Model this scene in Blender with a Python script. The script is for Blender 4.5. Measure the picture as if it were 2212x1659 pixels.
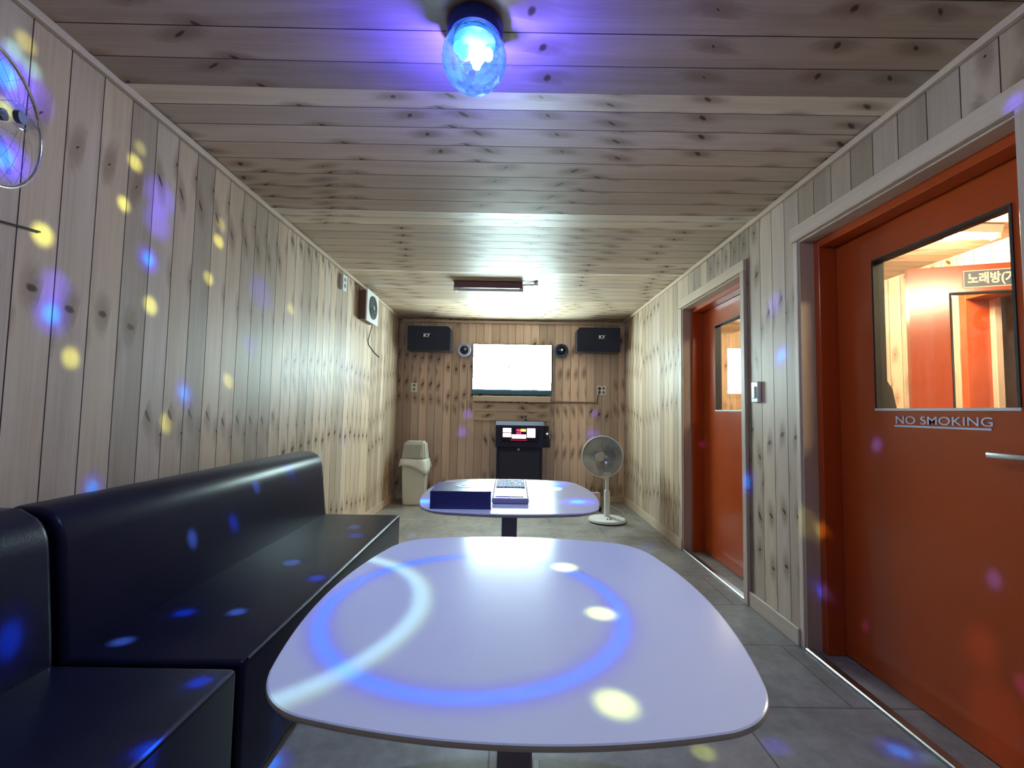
import bpy, bmesh, math, random
from mathutils import Vector, Matrix
random.seed(7)
PI = math.pi
for o in list(bpy.data.objects):
    bpy.data.objects.remove(o)
SC = bpy.context.scene
COL = SC.collection

# ---------------------------------------------------------------- room measures (metres): X right, Y away from camera, Z up
HW = 1.425      # half width of the room
H = 2.2712      # ceiling height
D = 5.6412      # far wall
DX = 1.58       # plane of the orange door leaves
X2 = 3.15       # far wall of the lit corridor behind the right wall
BALL = Vector((-0.125, 1.275, 2.12))

# ---------------------------------------------------------------- camera
yaw, pitch, roll = 0.0013, 0.0588, 0.0172
f = Vector((math.sin(yaw)*math.cos(pitch), math.cos(yaw)*math.cos(pitch), math.sin(pitch)))
r0 = Vector((math.cos(yaw), -math.sin(yaw), 0)); u0 = r0.cross(f)
rr = r0*math.cos(roll) + u0*math.sin(roll); uu = -r0*math.sin(roll) + u0*math.cos(roll)
cam = bpy.data.cameras.new('camera'); camo = bpy.data.objects.new('camera', cam); COL.objects.link(camo)
camo.matrix_world = Matrix(((rr.x, uu.x, -f.x, 0.0016), (rr.y, uu.y, -f.y, 0), (rr.z, uu.z, -f.z, 1.1154), (0, 0, 0, 1)))
cam.sensor_fit = 'HORIZONTAL'; cam.sensor_width = 36; cam.lens = 970/2212*36
cam.clip_start = 0.02; cam.clip_end = 60
SC.camera = camo

# ---------------------------------------------------------------- world, exposure
w = bpy.data.worlds.new('world'); SC.world = w; w.use_nodes = True
w.node_tree.nodes['Background'].inputs[0].default_value = (0.02, 0.02, 0.03, 1)
w.node_tree.nodes['Background'].inputs[1].default_value = 1.0
SC.view_settings.view_transform = 'Standard'; SC.view_settings.look = 'None'
SC.view_settings.gamma = 1; SC.view_settings.use_curve_mapping = False
SC.view_settings.exposure = 0.15

SC.cycles.max_bounces = 5; SC.cycles.diffuse_bounces = 3; SC.cycles.glossy_bounces = 3; SC.cycles.transparent_max_bounces = 8
SC.cycles.caustics_reflective = False; SC.cycles.caustics_refractive = False
SC.cycles.use_adaptive_sampling = True; SC.cycles.adaptive_threshold = 0.12; SC.cycles.adaptive_min_samples = 16
SC.cycles.use_denoising = True

# ---------------------------------------------------------------- the party lamp's light: one point lamp in the ball whose
# lenses throw coloured dots and two rings of light; every entry is a direction from the ball and an angular radius
TINT = {'y': ((6.5, 6.6, 1.0), 0), 'm': ((2.2, 2.1, .5), 0), 'b': ((-.6, 3.2, 14.0), 1), 'v': ((.6, .25, 5.0), 2),
        'p': ((5, 11, 20.0), 0), 'P': ((16, 34, 60.0), 0), 'Q': ((-.6, 9, 60.0), 1), 'X': ((1.2, 4, 75.0), 1), 'V': ((3.0, .8, 26.0), 2), 'W': ((1.6, .8, 16.0), 2), 'c': ((1.0, 2.2, 2.4), 0), 'o': ((2.0, .9, .3), 2)}
DOTS = [
    ('y', -0.9330, 0.0420, -0.3575, 0.0252),
    ('y', -0.8291, 0.1107, -0.5480, 0.0204),
    ('y', -0.9497, 0.2394, -0.2020, 0.0205),
    ('y', -0.9606, 0.2678, -0.0750, 0.0236),
    ('m', -0.9595, 0.2806, -0.0246, 0.0211),
    ('y', -0.8579, 0.3137, -0.4070, 0.0233),
    ('y', -0.8232, 0.5045, -0.2606, 0.0195),
    ('y', -0.8283, 0.5436, -0.1357, 0.0208),
    ('m', -0.8304, 0.5513, -0.0807, 0.0212),
    ('y', -0.7251, 0.3301, -0.6043, 0.0186),
    ('y', -0.7012, 0.5315, -0.4752, 0.0187),
    ('y', -0.9881, -0.0522, -0.1449, 0.0216),
    ('m', -0.9994, -0.0218, 0.0286, 0.0243),
    ('y', -0.6231, 0.7608, -0.1814, 0.0177),
    ('m', -0.6259, 0.7684, -0.1331, 0.0161),
    ('m', -0.6176, 0.7193, -0.3182, 0.0201),
    ('m', -0.3517, 0.8614, -0.3665, 0.0149),
    ('b', -0.8697, 0.0693, -0.4887, 0.0196),
    ('b', -0.9001, 0.3115, -0.3045, 0.0180),
    ('b', -0.7414, 0.3916, -0.5449, 0.0160),
    ('b', -0.6996, 0.1524, -0.6981, 0.0123),
    ('v', -0.6970, 0.6197, -0.3608, 0.0290),
    ('v', -0.4107, 0.8173, -0.4042, 0.0196),
    ('v', -0.9296, 0.3475, -0.1226, 0.0495),
    ('v', -0.9192, 0.3414, -0.1963, 0.0420),
    ('v', -0.7112, 0.6742, -0.1991, 0.0458),
    ('v', -0.4197, 0.8797, -0.2235, 0.0424),
    ('v', -0.8933, 0.0745, -0.4432, 0.0320),
    ('b', -0.9956, -0.0580, -0.0729, 0.0303),
    ('b', -0.9694, -0.0456, -0.2411, 0.0242),
    ('v', -0.9969, -0.0099, -0.0786, 0.0496),
    ('v', -0.9701, -0.0247, -0.2413, 0.0346),
    ('c', -0.9990, -0.0433, -0.0089, 0.0233),
    ('c', -0.9998, -0.0045, -0.0203, 0.0222),
    ('P', -0.5642, 0.2515, -0.7864, 0.0133),
    ('Q', -0.5409, 0.3694, -0.7556, 0.0134),
    ('P', -0.5507, 0.4641, -0.6938, 0.0143),
    ('Q', -0.5128, 0.5867, -0.6268, 0.0176),
    ('Q', -0.5630, -0.0761, -0.8230, 0.0159),
    ('P', -0.3331, 0.5964, -0.7303, 0.0177),
    ('Q', -0.3218, 0.5514, -0.7697, 0.0172),
    ('P', -0.4099, 0.3774, -0.8304, 0.0184),
    ('Q', -0.3398, 0.3100, -0.8880, 0.0172),
    ('Q', -0.4843, 0.1372, -0.8641, 0.0143),
    ('P', -0.4144, 0.1494, -0.8978, 0.0148),
    ('P', -0.5063, 0.0416, -0.8614, 0.0142),
    ('Q', -0.3536, -0.0576, -0.9336, 0.0136),
    ('Q', -0.3238, -0.1786, -0.9291, 0.0138),
    ('b', -0.2750, 0.0891, -0.9573, 0.0156),
    ('y', 0.1875, -0.0755, -0.9794, 0.0232),
    ('y', 0.2096, -0.2481, -0.9458, 0.0190),
    ('y', 0.1764, -0.4095, -0.8951, 0.0183),
    ('c', 0.1105, 0.0662, -0.9917, 0.0245),
    ('b', 0.2614, 0.4426, -0.8578, 0.0239),
    ('b', 0.1909, 0.6392, -0.7449, 0.0274),
    ('p', 0.1960, 0.5852, -0.7869, 0.0267),
    ('b', -0.1532, 0.4299, -0.8898, 0.0242),
    ('b', 0.0597, 0.4691, -0.8811, 0.0209),
    ('b', 0.3613, 0.7146, -0.5991, 0.0144),
    ('m', 0.4069, 0.6560, -0.6356, 0.0239),
    ('p', -0.2049, 0.7785, -0.5932, 0.0135),
    ('y', 0.3436, 0.1207, -0.9313, 0.0177),
    ('v', 0.4361, 0.1289, -0.8906, 0.0162),
    ('b', 0.5596, 0.1142, -0.8208, 0.0130),
    ('c', 0.5795, 0.0994, -0.8089, 0.0117),
    ('X', 0.7932, 0.3108, -0.5237, 0.0131),
    ('X', 0.7418, 0.0936, -0.6640, 0.0106),
    ('X', 0.6220, 0.3426, -0.7041, 0.0102),
    ('V', 0.6360, 0.2828, -0.7180, 0.0066),
    ('b', 0.6095, 0.5637, -0.5574, 0.0142),
    ('V', 0.5310, 0.7511, -0.3923, 0.0094),
    ('b', 0.7705, 0.5372, -0.3433, 0.0163),
    ('v', 0.7881, 0.5793, -0.2082, 0.0324),
    ('m', 0.6590, 0.3911, -0.6424, 0.0268),
    ('y', 0.6710, 0.3717, -0.6416, 0.0127),
    ('V', 0.6835, 0.0594, -0.7275, 0.0075),
    ('v', 0.9961, -0.0413, -0.0774, 0.0171),
    ('W', -0.0924, 0.9678, -0.2341, 0.0127),
    ('W', -0.1051, 0.9541, -0.2803, 0.0148),
    ('W', 0.2546, 0.9413, -0.2218, 0.0109),
    ('W', 0.2457, 0.9297, -0.2746, 0.0167),
    ('o', 0.6904, 0.1070, -0.7155, 0.0213),
    ('o', 0.6498, 0.0878, -0.7550, 0.0335),
]
RING_CORE = (-.84, .45, 3.6); RING_HALO = (-.35, -.5, .5); ARC_A = (.9, 1.2, .1); ARC_B = (.3, .8, 1.6)
PARTY_W = 29.0
TV_STRENGTH = 40.0
CORRIDOR_STRENGTH = 950.0

def party_light():
    L = bpy.data.lights.new('party_light', 'POINT'); L.energy = PARTY_W; L.shadow_soft_size = 0.012
    L.use_nodes = True
    nt = L.node_tree; N = nt.nodes; K = nt.links
    em = N['Emission']
    geo = N.new('ShaderNodeNewGeometry')
    inc = geo.outputs['Incoming']
    def dot(v):
        n = N.new('ShaderNodeVectorMath'); n.operation = 'DOT_PRODUCT'
        K.new(inc, n.inputs[0]); n.inputs[1].default_value = v
        return n.outputs['Value']
    def rng(s, a, b, c=0.0, d=1.0):
        n = N.new('ShaderNodeMapRange'); n.interpolation_type = 'SMOOTHSTEP'
        K.new(s, n.inputs['Value'])
        n.inputs['From Min'].default_value = a; n.inputs['From Max'].default_value = b
        n.inputs['To Min'].default_value = c; n.inputs['To Max'].default_value = d
        return n.outputs['Result']
    def scale(s, col):
        n = N.new('ShaderNodeVectorMath'); n.operation = 'SCALE'
        n.inputs[0].default_value = col; K.new(s, n.inputs['Scale'])
        return n.outputs[0]
    def add(a, b):
        n = N.new('ShaderNodeVectorMath'); n.operation = 'ADD'
        K.new(a, n.inputs[0]); K.new(b, n.inputs[1])
        return n.outputs[0]
    # soft general glow: violet upwards, paler sideways and down
    up = dot((0, 0, 1))
    g = add(add(scale(rng(up, -0.1, 0.4, 1.0, 0.1), (0.62, 0.64, 0.86)), scale(rng(up, 0.0, 0.45), (0.03, 0.0, 0.9))), scale(rng(up, -0.45, -0.85), (0.10, 0.20, 0.62)))
    # three sectors (left, middle, right of the ball), so that only one sector's dots are worked out per ray
    base = g
    def ring(axis, deg, w_in, w_out, col):
        n = N.new('ShaderNodeMath'); n.operation = 'ARCCOSINE'; K.new(dot(axis), n.inputs[0])
        s = N.new('ShaderNodeMath'); s.operation = 'SUBTRACT'; K.new(n.outputs[0], s.inputs[0]); s.inputs[1].default_value = math.radians(deg)
        a = N.new('ShaderNodeMath'); a.operation = 'ABSOLUTE'; K.new(s.outputs[0], a.inputs[0])
        return scale(rng(a.outputs[0], math.radians(w_out), math.radians(w_in)), col)
    ems = []
    for lo, hi in ((-9, -.42), (-.42, .31), (.31, 9)):
        g = base
        for kind, x, y, z, r in DOTS:
            if not (lo-r*2.4 < x < hi+r*2.4): continue
            col, mode = TINT[kind]
            d = dot(Vector((x, y, z)).normalized())
            if mode == 2:
                g = add(g, scale(rng(d, math.cos(r*1.35), math.cos(r*0.1)), col))
            else:
                g = add(g, scale(rng(d, math.cos(r*1.12), math.cos(r*0.5)), col))
            if mode == 1:
                g = add(g, scale(rng(d, math.cos(r*2.4), math.cos(r*0.9)), (0.2, 0.0, 5.0)))
        if lo == -.42:
            g = add(g, ring((0.03999, -0.22368, -0.97384), 11.46, 0.1, 0.55, RING_CORE)); g = add(g, ring((0.03999, -0.22368, -0.97384), 11.46, 0.2, 1.7, RING_HALO))
            # pale arc: only the part of its circle that falls left of the blue ring's middle
            ax = (-0.25046, -0.24572, -0.93642)
            cc = add(ring(ax, 12.69, 0.3, 1.25, ARC_A), ring(ax, 12.45, 0.1, 0.9, ARC_B))
            msk = rng(dot((0.85, 0.1, -0.52)), 0.18, 0.28)
            n = N.new('ShaderNodeVectorMath'); n.operation = 'SCALE'; K.new(cc, n.inputs[0]); K.new(msk, n.inputs['Scale'])
            g = add(g, n.outputs[0])
        n = N.new('ShaderNodeVectorMath'); n.operation = 'MAXIMUM'; K.new(g, n.inputs[0]); n.inputs[1].default_value = (0, 0, 0)
        e = N.new('ShaderNodeEmission'); K.new(n.outputs[0], e.inputs['Color']); ems.append(e)
    N.remove(em)
    xx = dot((1, 0, 0)); cur = ems[0].outputs[0]
    for k, th in ((1, -.42), (2, .31)):
        st = N.new('ShaderNodeMath'); st.operation = 'GREATER_THAN'; K.new(xx, st.inputs[0]); st.inputs[1].default_value = th
        mx = N.new('ShaderNodeMixShader'); K.new(st.outputs[0], mx.inputs[0]); K.new(cur, mx.inputs[1]); K.new(ems[k].outputs[0], mx.inputs[2]); cur = mx.outputs[0]
    out = [q for q in N if q.type == 'OUTPUT_LIGHT'][0]; K.new(cur, out.inputs[0])
    o = bpy.data.objects.new('party_light', L); COL.objects.link(o); o.location = BALL
party_light()

# ---------------------------------------------------------------- helpers
def tag(o, label=None, cat=None, group=None, kind=None):
    if label: o['label'] = label
    if cat: o['category'] = cat
    if group: o['group'] = group
    if kind: o['kind'] = kind
    return o
def empty(name, loc, label=None, cat=None, group=None, rz=0, kind=None):
    o = bpy.data.objects.new(name, None); COL.objects.link(o); o.location = loc; o.rotation_euler = (0, 0, rz)
    o.empty_display_size = .05
    return tag(o, label, cat, group, kind)
def world_of(o):
    m = Matrix.LocRotScale(o.location, o.rotation_euler, o.scale)
    return world_of(o.parent) @ o.matrix_parent_inverse @ m if o.parent else m
def put(name, bm, m, parent=None, loc=None, rot=None, smooth=None, world=False):
    """link bm as one mesh object. world=True: coordinates are world ones even though it gets a parent"""
    me = bpy.data.meshes.new(name)
    bmesh.ops.recalc_face_normals(bm, faces=bm.faces[:]) if not getattr(bm, 'keepn', False) else None
    bm.to_mesh(me); bm.free()
    o = bpy.data.objects.new(name, me); COL.objects.link(o)
    for k in (m if isinstance(m, (list, tuple)) else [m]): me.materials.append(k)
    if smooth is not None:
        for p in me.polygons: p.use_smooth = True
        me.set_sharp_from_angle(angle=math.radians(smooth))
    if loc is not None: o.location = loc
    if rot is not None: o.rotation_euler = rot
    if parent:
        o.parent = parent
        if world:
            o.matrix_parent_inverse = world_of(parent).inverted()
    return o
def BM(): return bmesh.new()
def box(bm, x0, x1, y0, y1, z0, z1, bev=0, seg=2, mi=0, mat=None):
    v = [bm.verts.new((x, y, z)) for x in (x0, x1) for y in (y0, y1) for z in (z0, z1)]
    F = [(0, 1, 3, 2), (4, 6, 7, 5), (0, 4, 5, 1), (2, 3, 7, 6), (0, 2, 6, 4), (1, 5, 7, 3)]
    fs = [bm.faces.new([v[i] for i in q]) for q in F]
    if bev:
        es = list({e for q in fs for e in q.edges})
        r = bmesh.ops.bevel(bm, geom=es, offset=bev, segments=seg, affect='EDGES', profile=.5)
        fs = list({q for e in r['faces'] for q in [e]} | {q for q in fs if q.is_valid})
        vs = {x for q in fs for x in q.verts}
    else: vs = set(v)
    for q in fs: q.material_index = mi
    if mat is not None: bmesh.ops.transform(bm, matrix=mat, verts=list(vs))
    return bm
def cyl(bm, p0, p1, r0_, r1_=None, n=24, mi=0, caps=True):
    p0 = Vector(p0); p1 = Vector(p1); d = p1-p0
    q = d.to_track_quat('Z', 'Y').to_matrix().to_4x4(); q.translation = p0
    return lathe(bm, [(r0_, 0), (r0_ if r1_ is None else r1_, d.length)], n, q, mi, caps)
def lathe(bm, prof, n=32, mat=None, mi=0, caps=True):
    rings = []
    for r, z in prof:
        ring = []
        for i in range(n):
            a = 2*PI*i/n; p = Vector((r*math.cos(a), r*math.sin(a), z))
            ring.append(bm.verts.new(mat @ p if mat is not None else p))
        rings.append(ring)
    for a, b in zip(rings, rings[1:]):
        for i in range(n):
            q = bm.faces.new((a[i], a[(i+1) % n], b[(i+1) % n], b[i])); q.material_index = mi
    if caps:
        for c in (rings[0], rings[-1]):
            if (c[0].co-c[n//2].co).length > 1e-5: bm.faces.new(c).material_index = mi
    return bm
def prism(bm, pts, z0, z1, mat=None, mi=0):
    a = [bm.verts.new((x, y, z0)) for x, y in pts]; b = [bm.verts.new((x, y, z1)) for x, y in pts]
    n = len(pts); fs = [bm.faces.new(a[::-1]), bm.faces.new(b)]
    for i in range(n): fs.append(bm.faces.new((a[i], a[(i+1) % n], b[(i+1) % n], b[i])))
    for q in fs: q.material_index = mi
    if mat is not None: bmesh.ops.transform(bm, matrix=mat, verts=a+b)
    return bm
def tube(bm, pts, r, n=8, mi=0, closed=False):
    P = [Vector(p) for p in pts]; m = len(P); rings = []
    up = Vector((0, 0, 1)); prev = None
    for i, p in enumerate(P):
        if closed: t = (P[(i+1) % m]-P[i-1]).normalized()
        else: t = (P[min(i+1, m-1)]-P[max(i-1, 0)]).normalized()
        if prev is None: s = t.cross(up if abs(t.z) < .9 else Vector((1, 0, 0))).normalized()
        else: s = (prev-t*prev.dot(t)).normalized()
        prev = s; b = t.cross(s)
        rings.append([bm.verts.new(p+(s*math.cos(2*PI*k/n)+b*math.sin(2*PI*k/n))*r) for k in range(n)])
    for i in range(m if closed else m-1):
        a = rings[i]; b = rings[(i+1) % m]
        for k in range(n): bm.faces.new((a[k], a[(k+1) % n], b[(k+1) % n], b[k])).material_index = mi
    if not closed:
        bm.faces.new(rings[0][::-1]); bm.faces.new(rings[-1])
    return bm
def circ(c, r, n, ax='z', ph=0, sx=1, sz=1):
    o = []
    for i in range(n):
        a = 2*PI*i/n+ph
        if ax == 'z': o.append((c[0]+r*math.cos(a)*sx, c[1]+r*math.sin(a)*sz, c[2]))
        elif ax == 'y': o.append((c[0]+r*math.cos(a)*sx, c[1], c[2]+r*math.sin(a)*sz))
        else: o.append((c[0], c[1]+r*math.cos(a)*sx, c[2]+r*math.sin(a)*sz))
    return o
def text(name, s, size, m, parent, mw, ext=.0008, align='LEFT', sx=1.0, shear=0, space=1.0, bold=0):
    c = bpy.data.curves.new(name, 'FONT'); c.body = s; c.size = size; c.extrude = ext; c.align_x = align; c.align_y = 'BOTTOM_BASELINE'
    c.shear = shear; c.space_character = space; c.offset = bold
    c.materials.append(m)
    o = bpy.data.objects.new(name, c); COL.objects.link(o)
    bpy.context.view_layer.update()
    me = bpy.data.meshes.new_from_object(o.evaluated_get(bpy.context.evaluated_depsgraph_get())); me.name = name
    bpy.data.objects.remove(o); bpy.data.curves.remove(c)
    o = bpy.data.objects.new(name, me); COL.objects.link(o)
    o.matrix_world = mw @ Matrix.Diagonal((sx, 1, 1, 1))
    if parent:
        o.parent = parent; o.matrix_parent_inverse = world_of(parent).inverted()
    return o

# ---------------------------------------------------------------- materials
def mat(name, col=(.5, .5, .5), rough=.5, metal=0, spec=.5, bump=0, bscale=200, var=0, vscale=8, emit=None, es=0, coat=0, trans=0, ior=1.45):
    m = bpy.data.materials.new(name); m.use_nodes = True
    nt = m.node_tree; N = nt.nodes; K = nt.links; b = N['Principled BSDF']
    b.inputs['Base Color'].default_value = (*col, 1); b.inputs['Roughness'].default_value = rough
    b.inputs['Metallic'].default_value = metal; b.inputs['Specular IOR Level'].default_value = spec
    b.inputs['Coat Weight'].default_value = coat; b.inputs['Transmission Weight'].default_value = trans; b.inputs['IOR'].default_value = ior
    if emit: b.inputs['Emission Color'].default_value = (*emit, 1); b.inputs['Emission Strength'].default_value = es
    tc = N.new('ShaderNodeTexCoord')
    n = N.new('ShaderNodeTexNoise'); n.inputs['Scale'].default_value = vscale; n.inputs['Detail'].default_value = 5
    K.new(tc.outputs['Object'], n.inputs['Vector'])
    r = N.new('ShaderNodeMapRange'); K.new(n.outputs['Fac'], r.inputs[0]); r.inputs['To Min'].default_value = 1-max(var, .03); r.inputs['To Max'].default_value = 1+max(var, .03)
    s = N.new('ShaderNodeVectorMath'); s.operation = 'SCALE'; s.inputs[0].default_value = col; K.new(r.outputs[0], s.inputs['Scale'])
    K.new(s.outputs[0], b.inputs['Base Color'])
    if bump:
        n2 = N.new('ShaderNodeTexNoise'); n2.inputs['Scale'].default_value = bscale; K.new(tc.outputs['Object'], n2.inputs['Vector'])
        bp = N.new('ShaderNodeBump'); bp.inputs['Strength'].default_value = bump; bp.inputs['Distance'].default_value = .001
        K.new(n2.outputs['Fac'], bp.inputs['Height']); K.new(bp.outputs[0], b.inputs['Normal'])
    return m

def pine_mat(name, base=(.60, .475, .36), dark=(.46, .34, .245), rough=.46, knots=True):
    m = bpy.data.materials.new(name); m.use_nodes = True
    nt = m.node_tree; N = nt.nodes; K = nt.links; b = N['Principled BSDF']
    def math_(op, a, c=None, clamp=False):
        n = N.new('ShaderNodeMath'); n.operation = op; n.use_clamp = clamp
        for i, v in enumerate((a, c)):
            if v is None: continue
            if isinstance(v, (int, float)): n.inputs[i].default_value = v
            else: K.new(v, n.inputs[i])
        return n.outputs[0]
    def mr(v, a, c, d=0, e=1):
        n = N.new('ShaderNodeMapRange'); n.interpolation_type = 'SMOOTHSTEP'; K.new(v, n.inputs[0])
        n.inputs[1].default_value = a; n.inputs[2].default_value = c; n.inputs[3].default_value = d; n.inputs[4].default_value = e
        return n.outputs[0]
    def comb(x, y, z=0):
        n = N.new('ShaderNodeCombineXYZ')
        for i, v in enumerate((x, y, z)):
            if isinstance(v, (int, float)): n.inputs[i].default_value = v
            else: K.new(v, n.inputs[i])
        return n.outputs[0]
    def mix(fac, a, c, mode='MIX'):
        n = N.new('ShaderNodeMix'); n.data_type = 'RGBA'; n.blend_type = mode
        if isinstance(fac, (int, float)): n.inputs['Factor'].default_value = fac
        else: K.new(fac, n.inputs['Factor'])
        for k, v in ((6, a), (7, c)):
            if isinstance(v, tuple): n.inputs[k].default_value = (*v, 1)
            else: K.new(v, n.inputs[k])
        return n.outputs[2]
    uv = N.new('ShaderNodeUVMap'); uv.uv_map = 'UVMap'
    sp = N.new('ShaderNodeSeparateXYZ'); K.new(uv.outputs[0], sp.inputs[0]); U, V = sp.outputs[0], sp.outputs[1]
    at = N.new('ShaderNodeVertexColor'); at.layer_name = 'tone'
    sc = N.new('ShaderNodeSeparateColor'); K.new(at.outputs[0], sc.inputs[0]); R, G, B = sc.outputs
    fac = None
    if knots:
        vo = N.new('ShaderNodeTexVoronoi'); vo.voronoi_dimensions = '2D'; vo.inputs['Scale'].default_value = 1; vo.inputs['Randomness'].default_value = .9
        K.new(comb(math_('MULTIPLY', U, 12), math_('MULTIPLY', V, 3.2)), vo.inputs['Vector'])
        ps = N.new('ShaderNodeSeparateXYZ'); K.new(vo.outputs['Position'], ps.inputs[0])
        du = math_('SUBTRACT', U, math_('DIVIDE', ps.outputs[0], 12)); dv = math_('SUBTRACT', V, math_('DIVIDE', ps.outputs[1], 3.2))
        nz = N.new('ShaderNodeTexNoise'); nz.inputs['Scale'].default_value = 60; nz.inputs['Detail'].default_value = 2; K.new(comb(U, V, B), nz.inputs['Vector'])
        wob = math_('MULTIPLY', math_('SUBTRACT', nz.outputs['Fac'], .5), .012)
        cr = N.new('ShaderNodeSeparateColor'); K.new(vo.outputs['Color'], cr.inputs[0])
        # skewed ellipse: knots run diagonally with the cell's random value
        sk = math_('MULTIPLY', math_('SUBTRACT', cr.outputs[1], .5), 3.4)
        dvs = math_('ADD', dv, math_('MULTIPLY', du, sk))
        d = math_('SQRT', math_('ADD', math_('POWER', du, 2), math_('POWER', math_('MULTIPLY', dvs, 1.3), 2)))
        d = math_('ADD', d, wob)
        gate = math_('GREATER_THAN', cr.outputs[0], .36)
        size = mr(cr.outputs[2], 0, 1, .4, 1.45)
        ds = math_('DIVIDE', d, size)
        kn = math_('MULTIPLY', mr(ds, .017, .007), gate)
        dh = math_('SQRT', math_('ADD', math_('POWER', du, 2), math_('POWER', math_('MULTIPLY', dvs, .45), 2)))
        halo = math_('MULTIPLY', mr(math_('ADD', dh, wob), .05, .008), gate)
        push = math_('MULTIPLY', halo, .03)
        Ug = math_('ADD', U, push)
    else: Ug = U
    n1 = N.new('ShaderNodeTexNoise'); n1.inputs['Scale'].default_value = 1; n1.inputs['Detail'].default_value = 3; n1.inputs['Roughness'].default_value = .6
    K.new(comb(math_('MULTIPLY', Ug, 90), math_('MULTIPLY', V, 3.0), math_('MULTIPLY', B, 40)), n1.inputs['Vector'])
    n2 = N.new('ShaderNodeTexNoise'); n2.inputs['Scale'].default_value = 1; n2.inputs['Detail'].default_value = 1
    K.new(comb(math_('MULTIPLY', Ug, 14), math_('MULTIPLY', V, 1.1), math_('MULTIPLY', B, 23)), n2.inputs['Vector'])
    g = math_('ADD', math_('MULTIPLY', mr(n1.outputs['Fac'], .3, .75), .45), math_('MULTIPLY', mr(n2.outputs['Fac'], .3, .72), .55))
    col = mix(g, base, dark)
    hue = mix(G, (1.0, .95, .89), (1.0, 1.0, 1.05)); col = mix(1.0, col, hue, 'MULTIPLY')
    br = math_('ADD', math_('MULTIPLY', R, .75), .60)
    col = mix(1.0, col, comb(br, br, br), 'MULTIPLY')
    if knots:
        col = mix(math_('MULTIPLY', halo, .62), col, (.22, .13, .08))
        col = mix(kn, col, (.07, .035, .02))
    K.new(col, b.inputs['Base Color'])
    b.inputs['Roughness'].default_value = rough; b.inputs['Specular IOR Level'].default_value = .28
    bp = N.new('ShaderNodeBump'); bp.inputs['Strength'].default_value = .25; bp.inputs['Distance'].default_value = .001
    K.new(g, bp.inputs['Height']); K.new(bp.outputs[0], b.inputs['Normal'])
    return m
PINE = pine_mat('pine_boards')
PINE_PINK_LIGHTENED = pine_mat('pine_boards_pink_lightened', base=(.80, .61, .50), dark=(.64, .47, .37))  # pinkish pine, lightened to stand in for light missing on the far wall
TRIM = pine_mat('pine_trim', base=(.66, .54, .42), dark=(.54, .41, .30), knots=False)
GROOVE = mat('groove_shadow', (.16, .11, .08), .8)
ORANGE = mat('orange_paint', (.45, .068, .013), .2, spec=.5, var=.06, vscale=3, bump=.12, bscale=60)
BLACKRUB = mat('black_gasket', (.012, .012, .014), .6)
LEATHER = mat('black_leatherette', (.011, .011, .030), .33, spec=.2, bump=.35, bscale=260, var=.2)
WHITE_LAM = mat('white_laminate', (.80, .80, .86), .20, spec=.12, var=.03, vscale=3)
TABLE_EDGE = mat('lilac_table_edge', (.70, .66, .80), .4)
STEEL = mat('steel', (.6, .62, .65), .3, metal=1)
VIOLET_LIT_STEEL = mat('violet_lit_column', (.30, .28, .48), .4)  # violet in this colour stands in for party light falling on the column
WHITE_PL = mat('white_plastic', (.78, .78, .76), .35)
GREY_PL = mat('beige_plastic', (.60, .60, .54), .5, var=.05)
BAG = mat('thin_plastic_bag', (.72, .73, .70), .35, spec=.6, bump=.5, bscale=30)
BLACK_PL = mat('black_plastic', (.018, .02, .03), .35)
NAVY = mat('navy_speaker_cloth', (.010, .014, .040), .7, bump=.6, bscale=600)
KIOSK = mat('dark_cabinet', (.030, .030, .062), .5, spec=.2)
WHITE_INK = mat('white_ink', (.85, .85, .86), .5)
BROWN = mat('brown_wood_box', (.16, .085, .06), .5)
CABLE_W = mat('pale_cable', (.6, .6, .58), .5)
CABLE_B = mat('black_cable', (.02, .02, .02), .5)
CHROME = mat('chrome', (.8, .82, .84), .12, metal=1)

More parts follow.
